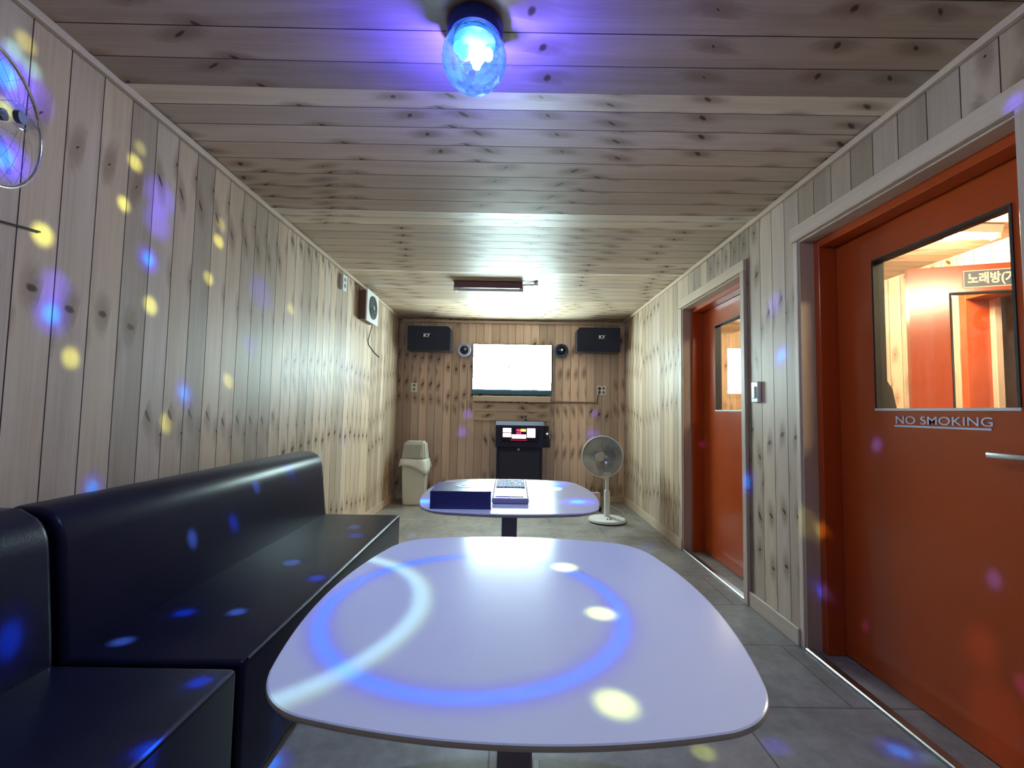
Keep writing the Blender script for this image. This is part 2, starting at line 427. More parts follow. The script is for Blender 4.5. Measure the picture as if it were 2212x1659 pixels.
# ---------------------------------------------------------------- planked surfaces
def planks(name, origin, ud, vd, nd, ulen, vlen, bw, holes=(), prof=None, vsub=1, th=.03, seed=1, m=None, dep=.004, g=.0019, gsize=(4, 9), jit=.018, first=None, tonefn=None):
    R = random.Random(seed)
    bm = BM(); uvl = bm.loops.layers.uv.new('UVMap'); cl = bm.loops.layers.float_color.new('tone')
    O = Vector(origin); ud = Vector(ud); vd = Vector(vd); nd = Vector(nd)
    edges = [0.0]; u = first if first else bw
    while u < ulen-1e-4: edges.append(u); u += bw
    edges.append(ulen)
    left = 0; goff = 0; step = 0; gt = .5
    for i, (a, c) in enumerate(zip(edges, edges[1:])):
        if left == 0: left = R.randint(*gsize); goff = R.uniform(0, 40); step = R.uniform(-jit, jit); gt = R.uniform(.2, .8)
        left -= 1; goff += step
        voff = goff + R.uniform(-.022, .022)
        t = min(1, max(0, gt+R.uniform(-.32, .32)))
        if tonefn: t = tonefn(i, (a+c)/2, t)
        tone = (t, R.random(), R.random(), 1)
        cuts = sorted({a, c} | {x for h in holes for x in (h[0], h[1]) if a+1e-4 < x < c-1e-4})
        for s0, s1 in zip(cuts, cuts[1:]):
            mid = (s0+s1)/2; iv = [(0.0, vlen)]
            for h in holes:
                if h[0] < mid < h[1]:
                    nv = []
                    for p, q in iv:
                        if h[2] > p: nv.append((p, min(q, h[2])))
                        if h[3] < q: nv.append((max(p, h[3]), q))
                    iv = [x for x in nv if x[1]-x[0] > 1e-4]
            g0 = g if s0 == a else 0; g1 = g if s1 == c else 0
            cs = [(s0, -dep if g0 else 0), (s0+g0, 0), (s1-g1, 0), (s1, -dep if g1 else 0), (s1, -th), (s0, -th)]
            if not g0: cs = [(s0, 0)]+cs[2:]
            if not g1: k = cs.index((s1-g1, 0)); cs.pop(k+1) if len(cs) > k+1 and cs[k+1] == (s1, 0) else None
            for p, q in iv:
                ns = vsub
                rows = []
                for j in range(ns+1):
                    v = p+(q-p)*j/ns
                    rows.append([(bm.verts.new(O+ud*x+vd*v+nd*(y+(prof(x, v) if prof else 0))), x, v) for x, y in cs])
                n = len(cs)
                fl = []
                for ra, rb in zip(rows, rows[1:]):
                    for k in range(n):
                        quad = [ra[k], ra[(k+1) % n], rb[(k+1) % n], rb[k]]
                        fc = bm.faces.new([z[0] for z in quad]); fl.append((fc, quad))
                        y0, y1 = cs[k][1], cs[(k+1) % n][1]
                        if (y0 == 0) != (y1 == 0) and max(-y0, -y1) <= dep+1e-9: fc.material_index = 1
                for rw in (rows[0], rows[-1]):
                    fl.append((bm.faces.new([z[0] for z in rw]), rw))
                for fc, quad in fl:
                    for lp, (_, x, v) in zip(fc.loops, quad):
                        lp[uvl].uv = (x-a, v+voff); lp[cl] = tone
    return put(name, bm, [m or PINE, GROOVE])

def trimbox(name, x0, x1, y0, y1, z0, z1, parent=None, bev=.003, m=None, seed=0, kind='structure'):
    bm = BM(); box(bm, x0, x1, y0, y1, z0, z1, bev, 1)
    uvl = bm.loops.layers.uv.new('UVMap'); cl = bm.loops.layers.float_color.new('tone')
    L = [x1-x0, y1-y0, z1-z0]; ax = L.index(max(L)); R = random.Random(hash((round(x0, 3), round(y0, 3), round(z0, 3))) % 1000 + seed)
    t = (R.uniform(.4, .8), R.random(), R.random(), 1); off = R.uniform(0, 9)
    for fc in bm.faces:
        for lp in fc.loops:
            c = lp.vert.co; o = [c[i] for i in range(3) if i != ax]
            lp[uvl].uv = (o[0]+o[1], c[ax]+off); lp[cl] = t
    o = put(name, bm, m or TRIM, parent)
    if not parent: tag(o, kind=kind)
    return o
S_ = dict(kind='structure')

# door openings in the right wall: (y0, y1, ztop)
O1 = (1.215, 2.205, 1.99); O2 = (2.735, 3.735, 2.0)
Y0 = -1.3   # wall behind the camera
tag(planks('wall_left', (-HW, Y0, 0), (0, 1, 0), (0, 0, 1), (1, 0, 0), D-Y0, H+.05, .1165, seed=3), **S_)
tag(planks('wall_right', (HW, Y0, 0), (0, 1, 0), (0, 0, 1), (-1, 0, 0), D-Y0, H+.05, .1165, seed=12,
           holes=[(O1[0]-Y0, O1[1]-Y0, 0, O1[2]), (O2[0]-Y0, O2[1]-Y0, 0, O2[2])], gsize=(3, 7)), **S_)
tag(planks('wall_back', (-HW-.03, D, 0), (1, 0, 0), (0, 0, 1), (0, -1, 0), 2*HW+.06, H+.05, .1, seed=25, gsize=(3, 8), m=PINE_PINK_LIGHTENED), **S_)
tag(planks('wall_front', (-HW-.03, Y0, 0), (1, 0, 0), (0, 0, 1), (0, 1, 0), 2*HW+.06, H+.05, .1165, seed=31), **S_)

# ceiling: panels of boards that sag between their fixings, with a step down at each panel joint
JOINTS = [-1.6, .35, 1.545, 2.585, 3.66, 4.62, 5.75]
def sag(u, v):
    y = u+Y0
    for a, c in zip(JOINTS, JOINTS[1:]):
        if a <= y < c:
            t = (y-a)/(c-a); s = math.sin(PI*t**.55) if t > 0 else 0
            return .016*(1-s) + .010*math.sin(PI*min(1, max(0, v/(2*HW))))*(1-s) - .006
    return 0
def panel_light_tone(i, u, t):  # boards pale past each joint, then darker: screen light put into their tone
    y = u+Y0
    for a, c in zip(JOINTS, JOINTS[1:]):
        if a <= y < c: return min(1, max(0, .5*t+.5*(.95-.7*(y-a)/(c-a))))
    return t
def ceil_bounds():
    pass
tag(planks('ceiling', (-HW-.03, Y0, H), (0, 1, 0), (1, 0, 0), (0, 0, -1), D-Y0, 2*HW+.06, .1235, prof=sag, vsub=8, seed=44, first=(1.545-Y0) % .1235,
           gsize=(3, 7), jit=.06, dep=.004, tonefn=panel_light_tone), **S_)
# floor: grey boards in vinyl
def floor_mat():
    m = mat('grey_vinyl_floor', (.2, .19, .18), .40, var=.3, vscale=2.2, bump=.15, bscale=90)
    nt = m.node_tree; N = nt.nodes; K = nt.links; b = N['Principled BSDF']
    tc = N.new('ShaderNodeTexCoord'); mp = N.new('ShaderNodeMapping'); mp.inputs['Rotation'].default_value = (0, 0, 0)
    mp.inputs['Location'].default_value = (.05, .055, 0)
    K.new(tc.outputs['Object'], mp.inputs[0])
    br = N.new('ShaderNodeTexBrick'); br.inputs['Scale'].default_value = 1; br.inputs['Brick Width'].default_value = .92; br.inputs['Row Height'].default_value = .46
    br.inputs['Mortar Size'].default_value = .0035; br.inputs['Mortar Smooth'].default_value = .2; br.offset = .5
    br.inputs['Color1'].default_value = (.30, .275, .255, 1); br.inputs['Color2'].default_value = (.25, .23, .215, 1); br.inputs['Mortar'].default_value = (.11, .10, .10, 1)
    K.new(mp.outputs[0], br.inputs['Vector'])
    n = N.new('ShaderNodeTexNoise'); n.inputs['Scale'].default_value = 14; n.inputs['Detail'].default_value = 8; n.inputs['Roughness'].default_value = .7; K.new(tc.outputs['Object'], n.inputs['Vector'])
    n2 = N.new('ShaderNodeTexNoise'); n2.inputs['Scale'].default_value = 3; n2.inputs['Detail'].default_value = 3; K.new(tc.outputs['Object'], n2.inputs['Vector'])
    a = N.new('ShaderNodeMath'); a.operation = 'ADD'; K.new(n.outputs['Fac'], a.inputs[0]); K.new(n2.outputs['Fac'], a.inputs[1])
    r = N.new('ShaderNodeMapRange'); K.new(a.outputs[0], r.inputs[0]); r.inputs[1].default_value = .6; r.inputs[2].default_value = 1.4; r.inputs[3].default_value = .55; r.inputs[4].default_value = 1.5
    s = N.new('ShaderNodeVectorMath'); s.operation = 'SCALE'; K.new(br.outputs['Color'], s.inputs[0]); K.new(r.outputs[0], s.inputs['Scale'])
    K.new(s.outputs[0], b.inputs['Base Color'])
    return m
FLOOR = floor_mat()
bm = BM(); box(bm, -1.6, 5.8, Y0-.1, 6.6, -.08, 0); tag(put('floor', bm, FLOOR), **S_)

# crown strips and baseboards
trimbox('trim_1', -HW, -HW+.022, Y0, D, H-.028, H-.002)
trimbox('trim_2', HW-.022, HW, Y0, D, H-.028, H-.002)
trimbox('trim_3', -HW+.022, HW-.022, D-.03, D, H-.06, H-.03)
trimbox('baseboard_left', -HW, -HW+.015, Y0, D, 0, .08)
trimbox('baseboard_right', HW-.015, HW, 3.735, D, 0, .085)
bm = BM()
trimbox('baseboard_right', HW-.015, HW, 2.235, 2.69, 0, .085)
trimbox('baseboard_right', HW-.015, HW, Y0, 1.18, 0, .085)
trimbox('baseboard_back', -HW+.015, HW-.015, D-.014, D, 0, .07)
bm.free()

# outer shell between the rooms behind the planks
BACKING = mat('wall_core', (.35, .27, .2), .8)
def shell(name, y0, y1, z0, z1):
    bm = BM(); box(bm, HW+.031, 1.66, y0, y1, z0, z1); tag(put(name, bm, BACKING), **S_)
shell('wall_core', Y0, O1[0]-.0, 0, H); shell('wall_core', O1[1]+.0, O2[0], 0, H); shell('wall_core', O2[1], 6.4, 0, H)
shell('wall_core', O1[0], O1[1], O1[2]+.0, H); shell('wall_core', O2[0], O2[1], O2[2], H)

# ---------------------------------------------------------------- the two orange doors
GLASS = bpy.data.materials.new('clear_glass'); GLASS.use_nodes = True
nt = GLASS.node_tree; N = nt.nodes; K = nt.links; N.remove(N['Principled BSDF'])
tr = N.new('ShaderNodeBsdfTransparent'); tr.inputs[0].default_value = (.97, .985, .98, 1); gl = N.new('ShaderNodeBsdfGlossy'); gl.inputs['Roughness'].default_value = .02
fr0 = N.new('ShaderNodeLayerWeight'); fr0.inputs[0].default_value = .5; fr = N.new('ShaderNodeMapRange'); K.new(fr0.outputs['Facing'], fr.inputs[0])
fr.inputs[1].default_value = .3; fr.inputs[2].default_value = 1.0; fr.inputs[3].default_value = .03; fr.inputs[4].default_value = .35; mx = N.new('ShaderNodeMixShader')
K.new(fr.outputs[0], mx.inputs[0]); K.new(tr.outputs[0], mx.inputs[1]); K.new(gl.outputs[0], mx.inputs[2]); K.new(mx.outputs[0], N['Material Output'].inputs[0])

def frame_ring(bm, x0, x1, ya, yb, za, zb, t, mi=0, bottom=True):
    """rectangular ring of bars, outer size ya..yb x za..zb"""
    box(bm, x0, x1, ya, ya+t, za, zb, 0, 1, mi); box(bm, x0, x1, yb-t, yb, za, zb, 0, 1, mi)
    box(bm, x0, x1, ya+t, yb-t, zb-t, zb, 0, 1, mi)
    if bottom: box(bm, x0, x1, ya+t, yb-t, za, za+t, 0, 1, mi)
def leaf_mesh(x0, x1, y0, y1, z0, z1, ha, hb, hc, hd):
    bm = BM(); b = .002
    box(bm, x0, x1, y0, ha, z0, z1); box(bm, x0, x1, hb, y1, z0, z1)
    box(bm, x0, x1, ha, hb, z0, hc); box(bm, x0, x1, ha, hb, hd, z1)
    bmesh.ops.remove_doubles(bm, verts=bm.verts[:], dist=1e-5)
    return bm
LETTER = mat('pale_grey_letters', (.62, .62, .72), .45)
def door(idx, O, hole, hand_y, lettering):
    d = empty('door_%d' % idx, (DX, (O[0]+O[1])/2, 0), kind='structure')
    y0, y1, zt = O
    # pine lining, then painted steel frame set deeper in the wall
    bm = BM(); box(bm, HW+.001, 1.495, y0+.0005, y0+.014, 0, zt-.0005); box(bm, HW+.001, 1.495, y1-.014, y1-.0005, 0, zt-.0005); box(bm, HW+.001, 1.495, y0+.014, y1-.014, zt-.014, zt-.0005)
    uvl = bm.loops.layers.uv.new('UVMap'); cl = bm.loops.layers.float_color.new('tone')
    for fc in bm.faces:
        for lp in fc.loops: c = lp.vert.co; lp[uvl].uv = (c.x+c.y, c.z+idx); lp[cl] = (.4, .5, .3*idx, 1)
    put('door_lining', bm, TRIM, d, world=True)
    bm = BM(); box(bm, 1.495, 1.658, y0+.0005, y0+.05, 0, zt-.001, .003, 1); box(bm, 1.495, 1.658, y1-.05, y1-.0005, 0, zt-.001, .003, 1); box(bm, 1.495, 1.658, y0+.05, y1-.05, zt-.05, zt-.001, .003, 1)
    put('door_frame', bm, ORANGE, d, world=True)
    bm = leaf_mesh(DX, DX+.04, y0+.053, y1-.053, .012, zt-.053, *hole)
    lf = put('door_leaf', bm, ORANGE, d, world=True)
    bm = BM(); frame_ring(bm, DX-.004, DX+.044, hole[0]-.0, hole[1]+.0, hole[2], hole[3], .009, 0, bottom=False)
    put('window_gasket', bm, BLACKRUB, lf, world=True)
    bm = BM(); box(bm, DX-.005, DX+.043, hole[0]-.002, hole[1]+.002, hole[2]-.004, hole[2]+.006)
    put('window_sill_strip', bm, mat('pale_sill_strip', (.75, .72, .68), .4), lf, world=True)
    bm = BM(); box(bm, DX+.017, DX+.022, hole[0]+.009, hole[1]-.009, hole[2]+.006, hole[3]-.009)
    put('window_pane', bm, GLASS, lf, world=True)
    # lever handle with round rose
    bm = BM(); zc = 1.0
    cyl(bm, (DX, hand_y, zc), (DX-.009, hand_y, zc), .026)
    cyl(bm, (DX-.009, hand_y, zc), (DX-.05, hand_y, zc), .009)
    box(bm, DX-.06, DX-.046, hand_y-.012, hand_y+.115, zc-.010, zc+.010, .005, 3)
    put('door_handle', bm, STEEL, lf, smooth=40, world=True)
    bm = BM(); box(bm, HW-.004, 1.462, y0+.0, y1-.0, 0, .014, .004, 1)
    put('threshold_strip', bm, STEEL, d, world=True)
    if lettering:
        M = Matrix(((0, 0, -1, DX-.0012), (-1, 0, 0, 1.845), (0, 1, 0, 1.089), (0, 0, 0, 1)))
        tx = text('door_lettering', 'NO SMOKING', .044, LETTER, lf, M, .0006, sx=1.33, bold=.0003, space=1.02)
        bm = BM(); box(bm, DX-.0018, DX, 1.475, 1.848, 1.076, 1.083)
        put('lettering_underline', bm, LETTER, lf, world=True)
    return d
door(1, O1, (1.385, 1.94, 1.145, 1.80), 1.33, True)
door(2, O2, (2.925, 3.465, 1.14, 1.805), 2.85, False)
# pine casings
trimbox('trim_4', HW-.022, HW+.001, 1.18, 2.235, 1.985, 2.058)
trimbox('trim_5', HW-.022, HW+.001, 1.18, 1.216, 0, 1.985)
trimbox('trim_6', HW-.006, HW+.004, 2.204, 2.235, 0, 1.985)
trimbox('trim_7', HW-.022, HW+.001, 2.69, 3.765, 1.995, 2.062)
trimbox('trim_8', HW-.022, HW+.001, 2.69, 2.736, 0, 1.995)
trimbox('trim_9', HW-.006, HW+.004, 3.734, 3.765, 0, 1.995)

# ---------------------------------------------------------------- the lit corridor beyond the doors
tag(planks('wall_corridor', (X2, -1.3, 0), (0, 1, 0), (0, 0, 1), (-1, 0, 0), 7.8, H+.02, .1165, seed=51, holes=[(2.21+1.3, 3.13+1.3, 0, 1.99)]), **S_)
tag(planks('wall_corridor_end', (1.6, 6.38, 0), (1, 0, 0), (0, 0, 1), (0, -1, 0), 1.6, H+.02, .1165, seed=52), **S_)
tag(planks('wall_corridor_near', (1.6, -1.3, 0), (1, 0, 0), (0, 0, 1), (0, 1, 0), 1.6, H+.02, .1165, seed=53), **S_)
tag(planks('wall_corridor_inner', (1.662, 3.78, 0), (0, 1, 0), (0, 0, 1), (1, 0, 0), 2.62, H+.02, .1165, seed=54, th=.002, dep=.001), **S_)
tag(planks('ceiling_corridor', (1.64, -1.3, H), (0, 1, 0), (1, 0, 0), (0, 0, -1), 7.8, 1.6, .1235, seed=55), **S_)
bm = BM(); box(bm, X2+.002, X2+.17, 3.08, 3.129, 0, 1.98, .003, 1); box(bm, X2+.002, X2+.17, 2.211, 2.25, 0, 1.98, .003, 1); box(bm, X2+.002, X2+.17, 2.25, 3.08, 1.94, 1.98, .003, 1)
o = put('door_frame', bm, ORANGE); o.name = 'door_3_frame'; tag(o, **S_)
trimbox('trim_10', X2+.17, X2+.22, 3.05, 3.129, 0, 1.99)
# dark room behind that doorway
tag(planks('wall_far_room', (X2+.2, 4.5, 0), (1, 0, 0), (0, 0, 1), (0, -1, 0), 2.6, H, .1165, seed=61), **S_)
tag(planks('wall_far_room_side', (5.75, .9, 0), (0, 1, 0), (0, 0, 1), (-1, 0, 0), 3.7, H, .1165, seed=62), **S_)
tag(planks('wall_far_room_near', (X2+.2, .9, 0), (1, 0, 0), (0, 0, 1), (0, 1, 0), 2.6, H, .1165, seed=63), **S_)
tag(planks('ceiling_far_room', (X2+.03, .9, H), (0, 1, 0), (1, 0, 0), (0, 0, -1), 3.7, 2.7, .1235, seed=64), **S_)
trimbox('trim_11', 4.27, 4.5, 3.75, 3.95, 0, H)
bm = BM(); box(bm, 0, .19, -.012, 0, 0, .27, .002, 1)
nt_ = empty('wall_notice', (4.86, 4.5, 1.29), 'small framed dark notice on the wall of the dark room behind the corridor', 'notice')
bm = BM(); box(bm, -.02, .21, -.008, -.0005, -.03, .29); put('backing_sheet', bm, WHITE_PL, nt_)
bm = BM(); box(bm, 0, .19, -.011, -.008, 0, .24); put('notice_panel', bm, mat('dark_notice', (.10, .07, .08), .5, var=.4, vscale=30), nt_)

# opened orange leaf of the third door, standing across the corridor
A = Vector((2.2714, 2.5359, 0)); ex = Vector((2.7391-2.2714, 2.3677-2.5359, 0)).normalized(); ang = math.atan2(ex.y, ex.x)
d3 = empty('door_3', A, rz=ang, kind='structure')
bm = BM(); LW = .93
for a in ((0, .185, .012, 1.965), (.745, LW, .012, 1.965)): box(bm, a[0], a[1], 0, .038, a[2], a[3])
box(bm, .185, .745, 0, .038, .012, 1.15); box(bm, .185, .745, 0, .038, 1.812, 1.965)
lf3 = put('door_leaf', bm, ORANGE, d3)
bm = BM(); t = .008
box(bm, .183, .183+t, -.004, .042, 1.148, 1.814); box(bm, .747-t, .747, -.004, .042, 1.148, 1.814); box(bm, .183+t, .747-t, -.004, .042, 1.806, 1.814)
put('window_gasket', bm, BLACKRUB, lf3)
bm = BM(); box(bm, .195, .735, .016, .02, 1.152, 1.804); put('window_pane', bm, GLASS, lf3)
bm = BM(); box(bm, .245, .80, -.003, 0, 1.836, 1.932); sg = put('sign_border', bm, mat('cream_sign_border', (.8, .77, .62), .4), lf3)
bm = BM(); box(bm, .25, .795, -.0045, -.003, 1.841, 1.927); put('sign_panel', bm, mat('navy_sign', (.045, .055, .14), .35), lf3)
SIGN_T = mat('cream_sign_letters', (.9, .88, .72), .4)
M = Matrix.LocRotScale(A, Matrix.Rotation(ang, 3, 'Z').to_quaternion(), None) @ Matrix(((1, 0, 0, .262), (0, 0, -1, -.0052), (0, 1, 0, 1.862), (0, 0, 0, 1)))
text('sign_lettering', '\ub178\ub798\ubc29(\uae30', 0.066, SIGN_T, lf3, M, .0006, sx=.78, bold=.0024)
bm = BM(); cyl(bm, (.055, 0, 1.02), (.055, -.012, 1.02), .024); cyl(bm, (.055, -.012, 1.02), (.055, -.05, 1.02), .009); box(bm, .045, .17, -.062, -.048, 1.01, 1.03, .004)
put('door_handle', bm, STEEL, lf3, smooth=40)

# corridor lamp (lit) and our room's lamp (off): same batten type
TUBE_ON = mat('lit_tube', (1, 1, 1), .4, emit=(1.0, .84, .52), es=CORRIDOR_STRENGTH)
TUBE_OFF = mat('unlit_tube', (.80, .80, .78), .25)
LAMP_BODY = mat('lamp_body', (.55, .50, .46), .4)
LAMP_DARK = mat('lamp_shaded_reddish_body', (.20, .10, .10), .45)  # reddish body colour, darkened for the shaded side
def batten(loc, label, tube, body, ln, rz=0):
    t = empty('tube_lamp', loc, label, 'lamp', rz=rz)
    bm = BM(); prism(bm, [(-.045, 0), (.045, 0), (.028, -.045), (-.028, -.045)], 0, ln, Matrix(((0, 0, 1, -ln/2), (1, 0, 0, 0), (0, 1, 0, 0), (0, 0, 0, 1)))); put('lamp_housing', bm, body, t)
    for s in (-1, 1):
        bm = BM(); box(bm, s*(ln/2-.01)-.016, s*(ln/2-.01)+.016, -.02, .02, -.078, -.03, .003, 1); put('end_cap', bm, WHITE_PL, t)
    bm = BM(); cyl(bm, (-ln/2+.01, 0, -.062), (ln/2-.01, 0, -.062), .013, n=16); put('tube', bm, tube, t, smooth=40)
    return t
batten((2.6, 2.64, H-.003), 'lit white tube lamp on the ceiling of the corridor behind the doors', TUBE_ON, LAMP_BODY, .62)
batten((2.4, .4, H-.003), 'lit tube lamp on the corridor ceiling nearer than the doors', TUBE_ON, LAMP_BODY, .62)
batten((2.1, 4.9, H-.003), 'added unseen tube lamp brightening the far end of the corridor', TUBE_ON, LAMP_BODY, .62)  # added lamp, out of view, to brighten the corridor's far end
t = batten((-.222, 4.03, H-.004), 'unlit tube lamp with a reddish body coloured dark for its shade across the pine ceiling', TUBE_OFF, LAMP_DARK, .62)
bm = BM(); box(bm, .41, .45, -.03, .03, -.02, 0, .003, 1); put('junction_box', bm, WHITE_PL, t)
bm = BM(); tube(bm, [(.31, .012, -.012), (.35, .018, -.006), (.41, .01, -.008)], .004); tube(bm, [(.31, -.012, -.012), (.36, -.02, -.006), (.41, -.01, -.008)], .004); put('lamp_cable', bm, CABLE_W, t)

# ---------------------------------------------------------------- party lamp on the ceiling
t = empty('party_lamp', (BALL.x, BALL.y, H-.01), 'blue glowing faceted party light ball on the ceiling, lit', 'party light')
bm = BM(); lathe(bm, [(.0, 0), (.078, 0), (.084, -.01), (.084, -.034), (.076, -.044), (.04, -.046)], 40); put('lamp_base', bm, mat('blue_lamp_base', (.02, .03, .30), .35), t, smooth=40)
# faceted clear shell; its patchy glow stands in for light caught in the facets
SH = bpy.data.materials.new('faceted_clear_shell'); SH.use_nodes = True
nt = SH.node_tree; N = nt.nodes; K = nt.links; N.remove(N['Principled BSDF'])
tr = N.new('ShaderNodeBsdfTransparent'); tr.inputs[0].default_value = (.72, .86, 1, 1); gl = N.new('ShaderNodeBsdfGlossy'); gl.inputs['Roughness'].default_value = .08; gl.inputs[0].default_value = (.55, .75, 1, 1)
em = N.new('ShaderNodeEmission'); em.inputs[0].default_value = (.10, .45, 1, 1)
tcs = N.new('ShaderNodeTexCoord'); vs = N.new('ShaderNodeTexVoronoi'); vs.inputs['Scale'].default_value = 38; K.new(tcs.outputs['Object'], vs.inputs['Vector'])
scs = N.new('ShaderNodeSeparateColor'); K.new(vs.outputs['Color'], scs.inputs[0])
mrs = N.new('ShaderNodeMapRange'); K.new(scs.outputs[0], mrs.inputs[0]); mrs.inputs[3].default_value = .02; mrs.inputs[4].default_value = .42; K.new(mrs.outputs[0], em.inputs[1])
lw = N.new('ShaderNodeLayerWeight'); lw.inputs[0].default_value = .35; mx = N.new('ShaderNodeMixShader'); ad = N.new('ShaderNodeAddShader')
K.new(lw.outputs['Facing'], mx.inputs[0]); K.new(tr.outputs[0], mx.inputs[1]); K.new(gl.outputs[0], mx.inputs[2]); K.new(mx.outputs[0], ad.inputs[0]); K.new(em.outputs[0], ad.inputs[1]); K.new(ad.outputs[0], N['Material Output'].inputs[0])
bm = BM(); RB = .097
prof = []
for j in range(1, 10):
    a = PI*(.13+.87*j/9.0); prof.append((RB*math.sin(a), RB*math.cos(a)*.96))
rows = []; n = 16
for j, (r_, z) in enumerate(prof[:-1]):
    rows.append([bm.verts.new((r_*math.cos(2*PI*(i+.5*(j % 2))/n), r_*math.sin(2*PI*(i+.5*(j % 2))/n), z)) for i in range(n)])
tipv = bm.verts.new((0, 0, prof[-1][1]))
for j in range(len(rows)-1):
    a, b_ = rows[j], rows[j+1]
    for i in range(n):
        if j % 2 == 0:
            bm.faces.new((a[i], a[(i+1) % n], b_[i])); bm.faces.new((a[(i+1) % n], b_[(i+1) % n], b_[i]))
        else:
            bm.faces.new((a[i], b_[(i+1) % n], b_[i])); bm.faces.new((a[i], a[(i+1) % n], b_[(i+1) % n]))
for i in range(n): bm.faces.new((rows[-1][i], rows[-1][(i+1) % n], tipv))
put('faceted_shell', bm, SH, t, loc=(0, 0, -.108))
# light sources inside: a bright cluster and lens plate
bm = BM(); lathe(bm, [(.0, .012), (.06, .012), (.062, .006), (.062, 0), (0, 0)], 32); put('lens_plate', bm, mat('lens_plate', (.1, .2, .7), .2, emit=(.03, .22, 1), es=1.6), t, loc=(0, 0, -.058))
for (dx, dy, dz, r_, c, s) in ((.012, -.030, -.112, .027, (1, .97, .98), 14), (-.026, -.022, -.105, .019, (.05, .85, 1), 5), (-.045, -.01, -.08, .016, (.05, .5, 1), 4), (.004, .03, -.092, .018, (.25, .85, .95), 2.2), (.04, .012, -.08, .016, (.6, .9, 1), 4)):
    bm = BM(); bmesh.ops.create_icosphere(bm, subdivisions=2, radius=r_)
    for v in bm.verts: v.co.z *= 1.25; v.co += v.co.normalized()*random.uniform(-.12, .12)*r_
    put('coloured_lens', bm, mat('glowing_lens', c, .3, emit=c, es=s), t, loc=(dx, dy, dz))

# ---------------------------------------------------------------- far wall: screen and its neighbours
SW, SZ0, SZ1 = .492, 1.375, 1.932
t = empty('television', (.008, D, 1.3), 'large flat television with a blank bright white picture, on the far wall', 'television')
bm = BM(); box(bm, -SW-.008, SW+.008, -.062, -.02, .06, .645, .004); put('screen_housing', bm, BLACK_PL, t)
bm = BM(); box(bm, -SW-.008, SW+.008, -.066, -.03, .012, .066, .006); put('lower_bezel', bm, mat('glossy_blue_grey_bezel', (.07, .16, .22), .18), t)
TV = mat('bright_screen', (0, 0, 0), .2, emit=(.72, 1.0, 1.0), es=TV_STRENGTH)
bm = BM(); box(bm, -SW+.004, SW-.004, -.0635, -.060, .074, .635); scn = put('screen', bm, TV, t)
INK = mat('dark_ink', (.03, .03, .03), .6)
bm = BM(); tube(bm, [(-.028+.02*math.cos(a), -.0645, .36+.02*math.sin(a)) for a in [PI*.35+i*PI*1.3/10 for i in range(11)]], .006); box(bm, -.04, -.02, -.065, -.0636, .357, .364); put('picture_mark', bm, INK, scn)
bm = BM(); cyl(bm, (-.045, -.065, .135), (-.045, -.0636, .135), .009); put('picture_mark', bm, INK, scn)
bm = BM(); box(bm, -.3, .3, -.02, -.001, .2, .5); put('wall_bracket', bm, BLACK_PL, t)
trimbox('wooden_ledge', -.475, .49, D-.075, D-.001, 1.222, 1.29, kind=None)
tag(bpy.data.objects['wooden_ledge'], 'pale narrow wooden ledge on the far wall just under the television', 'ledge')
bm = BM(); 
o = planks('plank_panel', (-.455, D-.02, .985), (0, 0, 1), (1, 0, 0), (0, -1, 0), .225, .93, .1125, seed=77, th=.019); o.location = (0, 0, 0)
tag(o, 'wooden panel of horizontal boards on the far wall between television and song machine', 'panel')
bm.free()
bm = BM(); box(bm, .49, 1.09, D-.022, D-.001, 1.215, 1.238, .003); tag(put('cable_channel', bm, mat('brown_cable_channel', (.22, .15, .12), .5)), 'thin brown cable channel on far wall right of the television', 'cable channel')

def ky(loc, rz, label, flip):
    t = empty('wall_speaker', loc, label, 'speaker', 'black speakers with white letters high on the far wall', rz)
    w2, hh, dp = .262, .148, .2
    bm = BM(); c = .035
    pts = [(-w2, -hh), (w2, -hh), (w2, hh-c), (w2-c, hh), (-w2, hh)]
    if flip: pts = [(-x, z) for x, z in pts][::-1]
    prism(bm, pts, 0, dp, Matrix(((1, 0, 0, 0), (0, 0, 1, 0), (0, 1, 0, 0), (0, 0, 0, 1))))
    put('cabinet', bm, BLACK_PL, t)
    bm = BM(); k = .965; prism(bm, [(x*k, z*k) for x, z in pts], -.012, .001, Matrix(((1, 0, 0, 0), (0, 0, 1, 0), (0, 1, 0, 0), (0, 0, 0, 1))))
    put('grille_cloth', bm, NAVY, t)
    mw = Matrix.LocRotScale(Vector(loc), Matrix.Rotation(rz, 3, 'Z').to_quaternion(), None)
    x = -.068 if not flip else .0
    text('logo_lettering', 'KY', .058, WHITE_INK, t, mw @ Matrix(((1, 0, 0, x), (0, 0, -1, -.0125), (0, 1, 0, .012), (0, 0, 0, 1))), .001, sx=1.05, bold=.002)
    bm = BM(); box(bm, -.04, .04, dp, dp+.025, -.05, .05); put('wall_bracket', bm, BLACK_PL, t)
ky((-1.005, 5.405, 1.975), .02, 'black loudspeaker with white letters high in the left corner of the far wall', False)
ky((1.05, 5.405, 1.99), -.02, 'black loudspeaker with white letters high in the right corner of the far wall', True)

